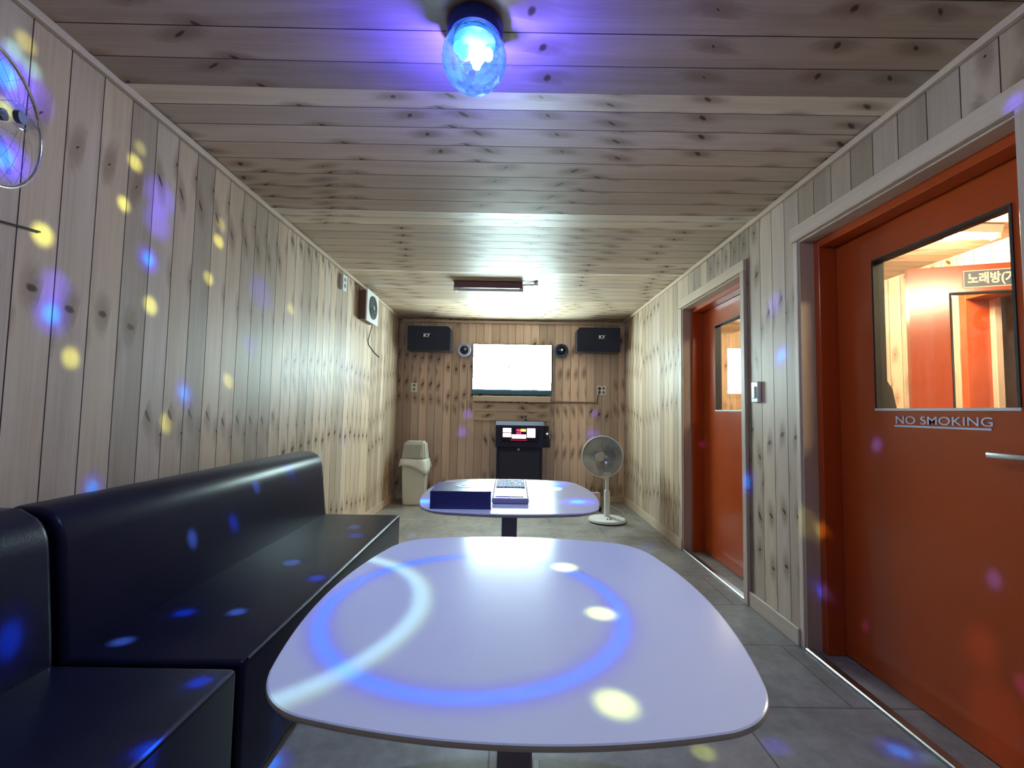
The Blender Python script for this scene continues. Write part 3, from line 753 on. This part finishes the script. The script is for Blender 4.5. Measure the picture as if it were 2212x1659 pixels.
def pod(loc, label, ring, inner, hi):
    t = empty('round_wall_unit', loc, label, 'wall lamp', 'small round units beside the television')  # unlit round units, taken for small speakers rather than lamps
    M = Matrix(((1, 0, 0, 0), (0, 0, -1, 0), (0, 1, 0, 0), (0, 0, 0, 1)))
    bm = BM(); lathe(bm, [(.0, 0), (.05, 0), (.06, .02), (.085, .05), (.088, .062), (.078, .07), (.055, .062), (.05, .04)], 32, M); put('round_housing', bm, ring, t, smooth=35)
    bm = BM(); lathe(bm, [(0, .041), (.05, .041), (.05, .045), (.03, .06), (.0, .066)], 24, M); put('dark_lens', bm, inner, t, smooth=35)
    bm = BM(); bmesh.ops.create_icosphere(bm, subdivisions=2, radius=.018); put('lens_highlight', bm, hi, t, loc=(.012, -.062, .014))
pod((-.597, D, 1.858), 'small round pale lilac unit with dark centre on far wall left of the television', mat('lilac_plastic', (.42, .45, .68), .4), BLACK_PL, mat('grey_knob', (.25, .28, .4), .3))
pod((.618, D, 1.870), 'small round dark blue unit with shiny centre on far wall right of the television', mat('dark_blue_plastic', (.03, .05, .12), .3), BLACK_PL, CHROME)

def outlet(name, loc, rz, label, double, w_=.075, h_=.115, cat='socket', plug=False, dep=.01):
    t = empty(name, loc, label, cat, rz=rz)
    bm = BM(); box(bm, -w_/2, w_/2, -dep, -.0005, -h_/2, h_/2, .003); put('cover_plate', bm, WHITE_PL, t)
    P = [(0, .026), (0, -.026)] if not double else [(-.026, .026), (.026, .026), (-.026, -.026), (.026, -.026)]
    for x, z in P:
        bm = BM(); M = Matrix(((1, 0, 0, x), (0, 0, -1, -dep+.001), (0, 1, 0, z), (0, 0, 0, 1)))
        lathe(bm, [(0, 0), (.019, 0), (.019, .0025), (.016, .0025), (.015, .0018), (0, .0018)], 20, M); put('socket_face', bm, mat('socket_grey', (.25, .24, .24), .5), t)
        bm = BM()
        for s in (-1, 1): cyl(bm, (x+s*.008, -dep-.001, z), (x+s*.008, -dep-.0022, z), .003, n=10)
        put('socket_holes', bm, BLACK_PL, t)
    if plug:
        bm = BM(); cyl(bm, (-.028, -dep, .024), (-.03, -dep-.045, .02), .018, .014, 16); put('black_plug', bm, BLACK_PL, t, smooth=40)
    return t
outlet('wall_socket', (-1.218, D, 1.385), 0, 'white double wall socket on the far wall above the bin', False)
outlet('wall_socket', (1.135, D, 1.385), 0, 'square white wall socket with a black plug, on the far wall', True, .115, .115, plug=True)
bm = BM(); tube(bm, [(1.105, D-.055, 1.405), (1.10, D-.07, 1.38), (1.085, D-.04, 1.30), (1.075, D-.025, 1.24)], .005); tag(put('black_lead', bm, CABLE_B), 'short black lead hanging from the plug in the square socket', 'cable')

# vent on the left wall with its socket and cable
t = empty('ventilation_fan', (-HW, 4.25, 2.07), 'white square ventilation fan with round dark grille high on left wall', 'ventilation fan')
bm = BM(); box(bm, .0005, .075, -.15, .15, -.135, .135, .002); put('wooden_box', bm, BROWN, t)
bm = BM(); box(bm, .075, .09, -.175, .175, -.148, .148, .005); put('front_plate', bm, WHITE_PL, t)
M = Matrix(((0, 0, 1, .088), (1, 0, 0, 0), (0, 1, 0, 0), (0, 0, 0, 1)))
bm = BM(); lathe(bm, [(0, 0), (.112, 0), (.112, .006), (.1, .008), (0, .003)], 40, M); put('round_opening', bm, mat('dark_grille', (.045, .045, .05), .5), t, smooth=40)
bm = BM()
for r_ in (.035, .06, .085, .108): tube(bm, circ((.098, 0, 0), r_, 40, 'x'), .0018, 6, closed=True)
for i in range(12):
    a = 2*PI*i/12; tube(bm, [(.099, .02*math.cos(a), .02*math.sin(a)), (.098, .11*math.cos(a), .11*math.sin(a))], .0015, 6)
put('grille', bm, mat('grey_grille_wire', (.2, .2, .21), .4), t)
bm = BM(); lathe(bm, [(0, .014), (.022, .014), (.024, .004), (0, .004)], 20, M); put('hub', bm, STEEL, t, smooth=40)
bm = BM(); tube(bm, [(-HW+.05, 4.37, 1.93), (-HW+.03, 4.38, 1.86), (-HW+.006, 4.40, 1.78), (-HW+.006, 4.42, 1.74), (-HW+.006, 4.60, 1.69), (-HW+.006, 4.78, 1.66)], .0045); tag(put('fan_cable', bm, CABLE_B), 'thin dark cable hanging from the ventilation fan down the left wall', 'cable')
outlet('wall_socket', (-HW, 4.62, 2.07), PI/2, 'white socket on left wall just beyond the ventilation fan', False)
outlet('wall_socket', (-HW, 3.68, 2.15), PI/2, 'raised white socket box on left wall nearest the ceiling, before the ventilation fan', False, .085, .13, dep=.03)

# light switch
t = empty('light_switch', (HW, 2.585, 1.245), 'white light switch on the right wall between the two orange doors', 'switch', rz=-PI/2)
bm = BM(); box(bm, -.036, .036, -.022, -.0005, -.06, .06, .005); put('switch_plate', bm, WHITE_PL, t)
bm = BM(); box(bm, -.016, .016, -.03, -.021, -.036, .032, .003); put('rocker', bm, WHITE_PL, t)

# ---------------------------------------------------------------- song machine
t = empty('karaoke_machine', (.11, 5.35, 0), 'dark cabinet song machine with lit red and white panel against the far wall', 'karaoke machine')
bm = BM(); box(bm, -.272, .272, .02, .275, 0, .68, .01); put('lower_cabinet', bm, KIOSK, t)
bm = BM(); prism(bm, [(.0, .68), (.275, .68), (.275, .985), (.05, .985), (.0, .94)], -.285, .285, Matrix(((0, 0, 1, 0), (1, 0, 0, 0), (0, 1, 0, 0), (0, 0, 0, 1)))); up = put('upper_cabinet', bm, KIOSK, t)
bm = BM(); box(bm, -.235, .235, .012, .022, .06, .63, .004); fd = put('coin_door', bm, mat('dark_door_panel', (.030, .030, .055), .4), t)
bm = BM(); cyl(bm, (-.01, .012, .655), (-.01, .0, .655), .014, n=20); put('lock', bm, STEEL, t, smooth=40)
bm = BM(); box(bm, -.22, .22, -.006, .002, .735, .915, .004); dp = put('display_panel', bm, mat('display_glass', (.02, .012, .03), .15), t)
GLOW_W = mat('lit_white_button', (.2, .1, .15), .4, emit=(1, .72, .80), es=2.6); GLOW_R = mat('lit_red_digits', (.2, 0, .02), .4, emit=(1, .03, .12), es=2.2); GLOW_Y = mat('lit_yellow_digits', (.2, .1, 0), .4, emit=(1, .75, .12), es=2.2)
def glow(nm, x0, x1, z0, z1, m, b=.008):
    bm = BM(); box(bm, x0, x1, -.012, -.005, z0, z1, .003, 2); put(nm, bm, m, dp)
glow('lit_button', -.20, -.10, .856, .906, GLOW_W); glow('lit_button', -.20, -.10, .800, .848, GLOW_W)
glow('lit_button', .085, .185, .798, .906, GLOW_W); glow('lit_button', -.092, .076, .785, .832, GLOW_W)
glow('lit_digits', .01, .072, .868, .898, GLOW_Y); glow('lit_digits', -.04, .005, .872, .896, GLOW_R)
bm = BM(); tube(bm, circ((-.012, -.010, .848), .02, 16, 'y', sx=1.2, sz=.55), .005, 6, closed=True); put('lit_digits', bm, GLOW_R, dp)
glow('red_light_strip', -.11, .09, .762, .772, mat('dim_red_glow', (.1, 0, .01), .4, emit=(.6, .01, .08), es=.8))
bm = BM(); cyl(bm, (.075, .15, .985), (.075, .15, 1.01), .012, n=12); cyl(bm, (.075, .15, 1.01), (.06, .14, 1.045), .004, n=8); cyl(bm, (.055, .14, 1.045), (.085, .14, 1.05), .006, n=8); put('aerial', bm, BLACK_PL, t)
t2 = empty('microphone_holder', (.43, 5.40, .8), 'black microphone holder with white light on the side of the song machine', 'microphone holder')
bm = BM(); box(bm, -.035, .03, -.02, .06, -.01, .14, .008); put('holder_body', bm, BLACK_PL, t2)
bm = BM(); box(bm, -.035, .045, -.03, .07, -.12, -.01, .01); put('holder_base', bm, BLACK_PL, t2)
bm = BM(); bmesh.ops.create_icosphere(bm, subdivisions=2, radius=.009); put('indicator_light', bm, mat('white_indicator', (1, 1, 1), .4, emit=(.9, 1, 1), es=6), t2, loc=(.008, -.024, .045))

# ---------------------------------------------------------------- bin
t = empty('waste_bin', (-1.117, 5.36, 0), 'tall beige plastic waste bin with swing lid and a bag over its rim', 'bin')
def tap(bm, w0, d0, z0, w1, d1, z1, bev=.012):
    v = [bm.verts.new((sx*w/2, sy*d_/2, z)) for (w, d_, z) in ((w0, d0, z0), (w1, d1, z1)) for sx, sy in ((-1, -1), (1, -1), (1, 1), (-1, 1))]
    fs = [bm.faces.new(v[:4][::-1]), bm.faces.new(v[4:])]+[bm.faces.new((v[i], v[(i+1) % 4], v[4+(i+1) % 4], v[4+i])) for i in range(4)]
    bmesh.ops.bevel(bm, geom=list({e for q in fs for e in q.edges}), offset=bev, segments=2, affect='EDGES')
bm = BM(); tap(bm, .245, .2, 0, .275, .24, .50); put('bin_body', bm, GREY_PL, t, smooth=40)
bm = BM(); tap(bm, .285, .25, .52, .235, .20, .735, .02); put('bin_lid', bm, GREY_PL, t, smooth=40)
fm = Matrix.Translation((-.01, -.118, .625)) @ Matrix.Rotation(-.115, 4, 'X')
bm = BM(); box(bm, -.095, .095, -.006, .006, -.075, .075, .004, mat=fm); put('lid_flap', bm, mat('grey_flap', (.42, .41, .38), .5), t)
# bag skirt over the rim
bm = BM(); n = 48; R_ = random.Random(5); rows = []
for j, (k, z) in enumerate(((.98, .535), (1.06, .53), (1.12, .505), (1.17, .47), (1.21, .435))):
    row = []
    for i in range(n):
        a = 2*PI*i/n; c, s = math.cos(a), math.sin(a); q = (abs(c)**8+abs(s)**8)**(-1/8)
        wv = 1+(.035*math.sin(a*7+j*.6)+.03*math.sin(a*13+1+j))*j/4
        zz = z+(.02*math.sin(a*3+1)-.02*c+R_.uniform(-.006, .006))*j/4 - (.05*max(0, math.cos(a+.6))**8)*(j/4)
        row.append(bm.verts.new((.143*q*c*k*wv, .125*q*s*k*wv, zz)))
    rows.append(row)
for a, b_ in zip(rows, rows[1:]):
    for i in range(n): bm.faces.new((a[i], a[(i+1) % n], b_[(i+1) % n], b_[i]))
o = put('bin_bag', bm, BAG, t, smooth=60); md = o.modifiers.new('s', 'SOLIDIFY'); md.thickness = .002

# ---------------------------------------------------------------- dish heater
hx, hy = 1.0, 4.66
t = empty('dish_heater', (hx, hy, 0), 'white pedestal heater with round silver dish head standing by the right wall', 'heater')
bm = BM(); lathe(bm, [(0, 0), (.185, 0), (.188, .008), (.188, .014)], 48); put('base_underside', bm, BLACK_PL, t, smooth=40)
bm = BM(); lathe(bm, [(.190, .012), (.190, .022), (.180, .034), (.06, .045), (.034, .052), (0, .052)], 48); bs = put('round_base', bm, WHITE_PL, t, smooth=40)
for dx_ in (-.02, .01): 
    bm = BM(); box(bm, dx_, dx_+.014, -.11, -.075, .038, .047, .003); put('base_switch', bm, BLACK_PL, bs)
bm = BM(); lathe(bm, [(.03, .045), (.029, .30), (.024, .315), (.0, .315)], 24); put('lower_pole', bm, WHITE_PL, t, smooth=40)
bm = BM(); cyl(bm, (0, 0, .3), (0, 0, .5), .018, n=20); put('upper_pole', bm, WHITE_PL, t, smooth=40)
hd = Vector((-.065, -.09, .665))
dish_q = Matrix.Rotation(math.radians(-5), 4, 'Z') @ Matrix(((1, 0, 0, 0), (0, 0, -1, 0), (0, 1, 0, 0), (0, 0, 0, 1)))
DM = Matrix.Translation(hd) @ dish_q
bm = BM(); pr = [(.205*s, .0-.095*(1-s*s)) for s in [i/12 for i in range(13)]]
lathe(bm, pr, 56, DM, caps=False); lathe(bm, [(r_*1.0+.002, z-.004) for r_, z in pr], 56, DM, caps=False)
put('reflector_dish', bm, mat('silver_dish', (.50, .52, .56), .22, metal=1), t, smooth=60)
bm = BM(); tube(bm, [DM @ Vector(p) for p in circ((0, 0, 0), .204, 56)], .006, 8, closed=True); put('dish_rim', bm, WHITE_PL, t, smooth=60)
bm = BM(); 
for i in range(40):
    a = 2*PI*i/40; pts = [DM @ Vector((r_*math.cos(a), r_*math.sin(a), .035*(1-(r_/.204)**2))) for r_ in (.03, .08, .13, .175, .204)]
    tube(bm, pts, .0007, 4)
for r_ in (.08, .14): tube(bm, [DM @ Vector(p) for p in circ((0, 0, .035*(1-(r_/.204)**2)), r_, 40)], .0007, 4, closed=True)
put('wire_guard', bm, STEEL, t)
bm = BM(); lathe(bm, [(0, .03), (.040, .03), (.046, .038), (.046, .046), (0, .052)], 28, DM @ Matrix.Translation((-.035, .0, 0))); put('guard_centre', bm, GREY_PL, t, smooth=40)
bm = BM(); cyl(bm, DM @ Vector((0, 0, -.09)), DM @ Vector((0, 0, .0)), .02, n=20); cyl(bm, DM @ Vector((-.01, 0, -.01)), DM @ Vector((.055, 0, .015)), .018, n=20); put('heating_element', bm, CHROME, t, smooth=40)
bm = BM(); c = DM @ Vector((.0, 0, -.135)); box(bm, c.x-.055, c.x+.055, c.y-.045, c.y+.05, .50, .74, .03, 3); put('rear_housing', bm, WHITE_PL, t, smooth=40)
bm = BM(); box(bm, -.075, -.03, -.12, -.07, .445, .475, .008); put('lower_clip', bm, mat('cream_clip', (.75, .70, .52), .4), t)
bm = BM(); box(bm, -.05, .03, -.09, .03, .462, .505, .01); put('tilt_joint', bm, WHITE_PL, t)
bm = BM(); tube(bm, [(.15, .98, 1.34), (.148, .95, 1.2), (.14, .94, .8), (.15, .93, .3), (.17, .88, .02), (.2, .7, .008), (.26, .4, .008), (.24, .26, .008), (.12, .19, .008), (.03, .17, .012)], .0045, 8)
put('heater_cable', bm, CABLE_W, bpy.data.objects['dish_heater'])
t = empty('power_adapter', (.985, 5.18, 0), 'small pale box with dark base on floor behind the heater', 'adapter')
bm = BM(); box(bm, -.045, .045, -.03, .03, .05, .2, .006); put('pale_box', bm, mat('cream_pink_box', (.65, .52, .45), .5), t)
bm = BM(); box(bm, -.06, .06, -.05, .05, 0, .05, .012); put('dark_base', bm, BLACK_PL, t)
bm = BM(); tube(bm, [(.86+.16*math.cos(a), 5.05+.05*math.sin(a), .01+.004*i) for i, a in enumerate([k*.5 for k in range(16)])], .006); tag(put('black_cable', bm, CABLE_B), 'coiled black cable on the floor behind the far table', 'cable')

# ---------------------------------------------------------------- tables
def table_outline():
    # bulging rounded square: corners, arcs between them
    C = [(.345, -.385), (.345, .385), (-.345, .385), (-.345, -.385)]
    bul = [.062, .062, .062, .062]; pts = []
    mids = [(.345+.062, 0), (0, .385+.055), (-.345-.062, 0), (0, -.385-.055)]
    sides = []
    for i in range(4):
        a, b_ = C[i], C[(i+1) % 4]; m_ = mids[i]
        ctrl = (2*m_[0]-(a[0]+b_[0])/2, 2*m_[1]-(a[1]+b_[1])/2)
        sides.append([((1-s)**2*a[0]+2*s*(1-s)*ctrl[0]+s*s*b_[0], (1-s)**2*a[1]+2*s*(1-s)*ctrl[1]+s*s*b_[1]) for s in [.10+.8*k/24 for k in range(25)]])
    for i in range(4):
        pts += sides[i]
        p, q = sides[i][-1], sides[(i+1) % 4][0]; c = C[(i+1) % 4]
        k = .93; c = (c[0]*k+(p[0]+q[0])/2*(1-k), c[1]*k+(p[1]+q[1])/2*(1-k))
        pts += [((1-s)**2*p[0]+2*s*(1-s)*c[0]+s*s*q[0], (1-s)**2*p[1]+2*s*(1-s)*c[1]+s*s*q[1]) for s in [k2/10 for k2 in range(1, 10)]]
    return pts
def table(loc, rz, label):
    t = empty('pedestal_table', loc, label, 'table', 'white tables with rounded corners', rz)
    P = table_outline(); bm = BM()
    def ring(k, z): return [bm.verts.new((x*k, y*k, z)) for x, y in P]
    L_ = [ring(.94, .700), ring(.985, .708), ring(.998, .712), ring(1, .7155), ring(.9975, .719), ring(.992, .72)]
    n = len(P)
    for a, b_ in zip(L_, L_[1:]):
        for i in range(n): bm.faces.new((a[i], a[(i+1) % n], b_[(i+1) % n], b_[i])).material_index = 0
    bm.faces.new(L_[0][::-1]); bm.faces.new(L_[-1])
    for fc in bm.faces:
        zc = fc.calc_center_median().z
        if zc < .7165: fc.material_index = 1
    put('table_top', bm, [WHITE_LAM, TABLE_EDGE], t, smooth=18)
    bm = BM(); box(bm, -.036, .036, -.036, .036, .03, .69, .004); put('column', bm, VIOLET_LIT_STEEL, t)
    bm = BM(); box(bm, -.14, .14, -.14, .14, .690, .700); put('mounting_plate', bm, VIOLET_LIT_STEEL, t)
    bm = BM(); box(bm, -.2, .2, -.011, .011, 0, .03, .003); box(bm, -.011, .011, -.2, .2, 0, .03, .003); box(bm, -.2, .2, -.2, -.178, 0, .0, 0) if 0 else None
    box(bm, .05, .074, .1, .475, 0, .03, .004); box(bm, -.074, -.05, .1, .475, 0, .03, .004) if 0 else None
    box(bm, -.06, .074, .03, .1, 0, .03, .003)
    put('foot', bm, mat('pale_foot', (.6, .6, .6), .35), t)
table((.022, .995, 0), -.03, 'near white table with rounded corners, blue ring of light on its top')
table((.003, 2.18, 0), 0, 'far white table with rounded corners, carrying a thick book and a remote')

# songbook
t = empty('song_book', (-.195, 1.925, .7205), 'thick dark blue song binder lying on the far table', 'book', rz=.03)
BOOK = mat('dark_blue_binder', (.035, .035, .15), .35, bump=.2, bscale=150); PAPER = mat('page_edges', (.7, .7, .74), .6)
bm = BM(); box(bm, -.122, .122, -.115, .115, .066, .070, .0015); box(bm, -.122, .122, -.115, .115, 0, .004, .0015); box(bm, -.122, .120, -.115, -.111, .004, .066); put('cover', bm, BOOK, t)
bm = BM(); box(bm, -.112, .116, -.110, .108, .004, .065); put('pages', bm, PAPER, t)
M = Matrix.Translation((.01, .01, .0702))
bm = BM(); 
lathe(bm, [(.022, 0), (.022, .0008), (.042, .0008), (.042, 0)], 32, M, caps=False); box(bm, .03, .06, -.03, -.012, .0702, .0709); put('cover_emblem', bm, mat('silver_emblem', (.75, .78, .85), .3), t)
# remote
t = empty('karaoke_remote', (.006, 2.12, .7205), 'wide keypad remote control on the far table right of the binder', 'remote control', rz=.0)
TM = Matrix.Rotation(math.radians(3.0), 4, 'X')
bm = BM(); box(bm, -.078, .078, -.2, .19, 0, .024, .006, mat=TM @ Matrix.Translation((0, 0, .0105))); put('remote_body', bm, mat('lilac_grey_remote', (.30, .27, .42), .35), t)
bm = BM(); box(bm, -.068, .068, .0, .18, .0345, .0375, .001, mat=TM); put('keypad_plate', bm, mat('pale_keypad', (.26, .30, .34), .6), t)
bm = BM(); box(bm, -.066, .055, -.17, -.02, .0345, .037, .001, mat=TM); dsp = put('remote_display', bm, mat('violet_display', (.16, .12, .42), .15), t)
KEY = mat('white_keys', (.80, .84, .88), .6); KEYD = mat('dark_keys', (.02, .05, .08), .4)
for j in range(5):
    for i in range(8):
        dk = (j, i) in ((3, 0), (3, 4), (4, 3), (3, 7), (1, 6), (2, 5))
        bm = BM(); box(bm, -.062+i*.0162, -.062+i*.0162+.0115, .008+j*.034, .008+j*.034+.024, .037, .0405, .001, 1, mat=TM); put('key', bm, KEYD if dk else KEY, t)
bm = BM(); box(bm, -.066, .05, -.115, -.105, .037, .0378, mat=TM); put('display_bar', bm, mat('dark_violet_bar', (.03, .02, .12), .3), dsp)

# ---------------------------------------------------------------- sofas
def cushion(bm, x0, x1, y0, y1, z0, z1, bev, mt=None, seg=5):
    box(bm, x0, x1, y0, y1, z0, z1, bev, seg, mat=mt)
def sofa(y0, y1, label, top, inset):
    t = empty('sofa', (-1.05, (y0+y1)/2, 0), label, 'sofa', 'black sofa sections along the left wall')
    bm = BM(); cushion(bm, -1.41, -.712, y0, y1, .05, .422, .016); put('seat', bm, LEATHER, t, smooth=50, world=True)
    bm = BM(); box(bm, -1.38, -.75, y0+.03, y1-.03, 0, .05); put('plinth', bm, BLACK_PL, t, world=True)
    # back with sloping front and rounded top
    bm = BM()
    prof = [(-1.405, .40), (-1.195, .40), (-1.203, .5), (-1.227, .725), (-1.232, .752), (-1.240, .774), (-1.252, .793), (-1.268, .808), (-1.288, .819), (-1.31, top-.001), (-1.33, top), (-1.37, top), (-1.395, top-.01), (-1.405, top-.03)]
    M = Matrix(((1, 0, 0, 0), (0, 0, 1, 0), (0, 1, 0, 0), (0, 0, 0, 1)))
    prism(bm, prof, y0+inset, y1, M)
    ends = [f_ for f_ in bm.faces if abs(f_.normal.y) > .9 or len(f_.verts) > 6]
    es = [e for e in {e for f_ in ends for e in f_.edges} if e.verts[0].co.z > .45 or e.verts[1].co.z > .45]
    bmesh.ops.recalc_face_normals(bm, faces=bm.faces[:])
    bmesh.ops.bevel(bm, geom=es, offset=.018, segments=4, affect='EDGES', profile=.5)
    put('backrest', bm, LEATHER, t, smooth=50, world=True)
    bm = BM()
    tube(bm, [(-.7125, y0+.02, .4195), (-.7125, y1-.02, .4195)], .0045, 8)
    put('piping', bm, mat('sheeny_piping', (.06, .07, .10), .25), t, smooth=60, world=True)
sofa(1.262, 2.985, 'long black leatherette sofa section against the left wall, beside both tables', .826, .0)
sofa(-.55, 1.238, 'nearest black leatherette sofa section in the lower left corner', .832, .0)

# ---------------------------------------------------------------- wall fan at the left
t = empty('wall_fan', (-1.10, .912, 1.722), 'round wall fan with thin wire ring on the left wall, partly out of view', 'fan')
FC = (0, 0, 0)
FM = Matrix.Rotation(math.radians(107.5), 4, 'Z')   # faces across the room
def FP(p): return FM @ Vector(p)
RF = .146
bm = BM(); tube(bm, [FP(p) for p in circ((0, 0, 0), RF, 64, 'y')], .0035, 8, closed=True); put('guard_ring', bm, CHROME, t, smooth=60)
bm = BM()
for i in range(18):
    a = 2*PI*i/18
    for s in (-1, 1):
        tube(bm, [FP((r_*math.cos(a+.25*(1-r_/RF)), s*.045*(1-(r_/RF)**2), r_*math.sin(a+.25*(1-r_/RF)))) for r_ in (.03, .07, .105, RF)], .0004, 4)
put('wire_guard', bm, STEEL, t)
CLB = bpy.data.materials.new('clear_blue_blade'); CLB.use_nodes = True
nt = CLB.node_tree; N = nt.nodes; K = nt.links; N.remove(N['Principled BSDF'])
tr = N.new('ShaderNodeBsdfTransparent'); tr.inputs[0].default_value = (.80, .86, 1, 1); gl = N.new('ShaderNodeBsdfGlossy'); gl.inputs['Roughness'].default_value = .1
mx = N.new('ShaderNodeMixShader'); mx.inputs[0].default_value = .06
K.new(tr.outputs[0], mx.inputs[1]); K.new(gl.outputs[0], mx.inputs[2]); K.new(mx.outputs[0], N['Material Output'].inputs[0])
for b_i in range(4):
    bm = BM(); a0 = b_i*PI/2+.5; g_ = []
    for i in range(6):
        r_ = .02+.10*i/5; wd = .35+.45*math.sin(PI*min(1, i/5+.15))
        g_.append([bm.verts.new(FP((r_*math.cos(a0+wd*(j/4-.5)*1.2), .02*(j/4-.5), r_*math.sin(a0+wd*(j/4-.5)*1.2)))) for j in range(5)])
    for a, c in zip(g_, g_[1:]):
        for j in range(4): bm.faces.new((a[j], a[j+1], c[j+1], c[j]))
    o = put('blade', bm, CLB, t, smooth=60); o.modifiers.new('s', 'SOLIDIFY').thickness = .0015
HUBM = mat('grey_blue_hub', (.16, .17, .32), .4)
bm = BM(); cyl(bm, FP((0, -.04, 0)), FP((0, -.05, 0)), .013, n=24); cyl(bm, FP((0, -.02, 0)), FP((0, .03, 0)), .012, n=24); put('hub', bm, HUBM, t, smooth=40)
bm = BM(); cyl(bm, FP((0, .05, 0)), FP((0, .17, 0)), .05, .035, 24); put('motor_housing', bm, HUBM, t, smooth=40)
e_ = FP((0, .15, 0))
bm = BM(); tube(bm, [e_, (e_.x-.04, e_.y-.01, .05), (-.31, e_.y-.02, .08)], .014); box(bm, -.325, -.305, e_.y-.06, e_.y+.04, -.03, .17, .005); put('wall_bracket', bm, HUBM, t)
bm = BM(); tube(bm, [(-HW+.006, .60, 1.52), (-HW+.006, .85, 1.535), (-HW+.006, 1.10, 1.60), (-HW+.006, 1.32, 1.625)], .003); tag(put('fan_lead', bm, CABLE_B), 'thin dark lead on the left wall under the wall fan', 'cable')

# corridor items
t = empty('office_chair', (1.95, 2.42, 0), 'black high-backed chair seen through the near door window', 'chair', rz=.5)
bm = BM()
pf = [(-.2, .55), (-.235, .9), (-.21, 1.15), (-.16, 1.27), (-.08, 1.325), (0, 1.335), (.08, 1.325), (.16, 1.27), (.21, 1.15), (.235, .9), (.2, .55)]
prism(bm, pf, -.03, .03, Matrix(((1, 0, 0, 0), (0, 0, 1, 0), (0, 1, 0, 0), (0, 0, 0, 1)))); put('chair_back', bm, mat('dark_grey_fabric', (.035, .035, .04), .8), t)
bm = BM(); box(bm, -.23, .23, -.45, .0, .43, .5, .03, 3); put('chair_seat', bm, mat('dark_seat_fabric', (.035, .035, .04), .8), t)
bm = BM(); cyl(bm, (0, -.2, .08), (0, -.2, .43), .025)
for i in range(5): a = 2*PI*i/5; box(bm, 0, .28, -.02, .02, .05, .08, mat=Matrix.Translation((0, -.2, 0)) @ Matrix.Rotation(a, 4, 'Z'))
put('chair_base', bm, BLACK_PL, t)
for i in range(5):
    a = 2*PI*i/5; bm = BM(); c = Vector((.26*math.cos(a), -.2+.26*math.sin(a), .026)); cyl(bm, c-Vector((.015, 0, 0)), c+Vector((.015, 0, 0)), .026, n=16); put('caster', bm, BLACK_PL, t)
bm = BM(); box(bm, X2-.004, X2-.0006, 6.12, 6.345, 1.42, 2.0); tag(put('paper_sheet', bm, mat('white_sheet', (.85, .9, .9), .5)), 'white sheet on the corridor wall, seen through the far door window', 'sheet')
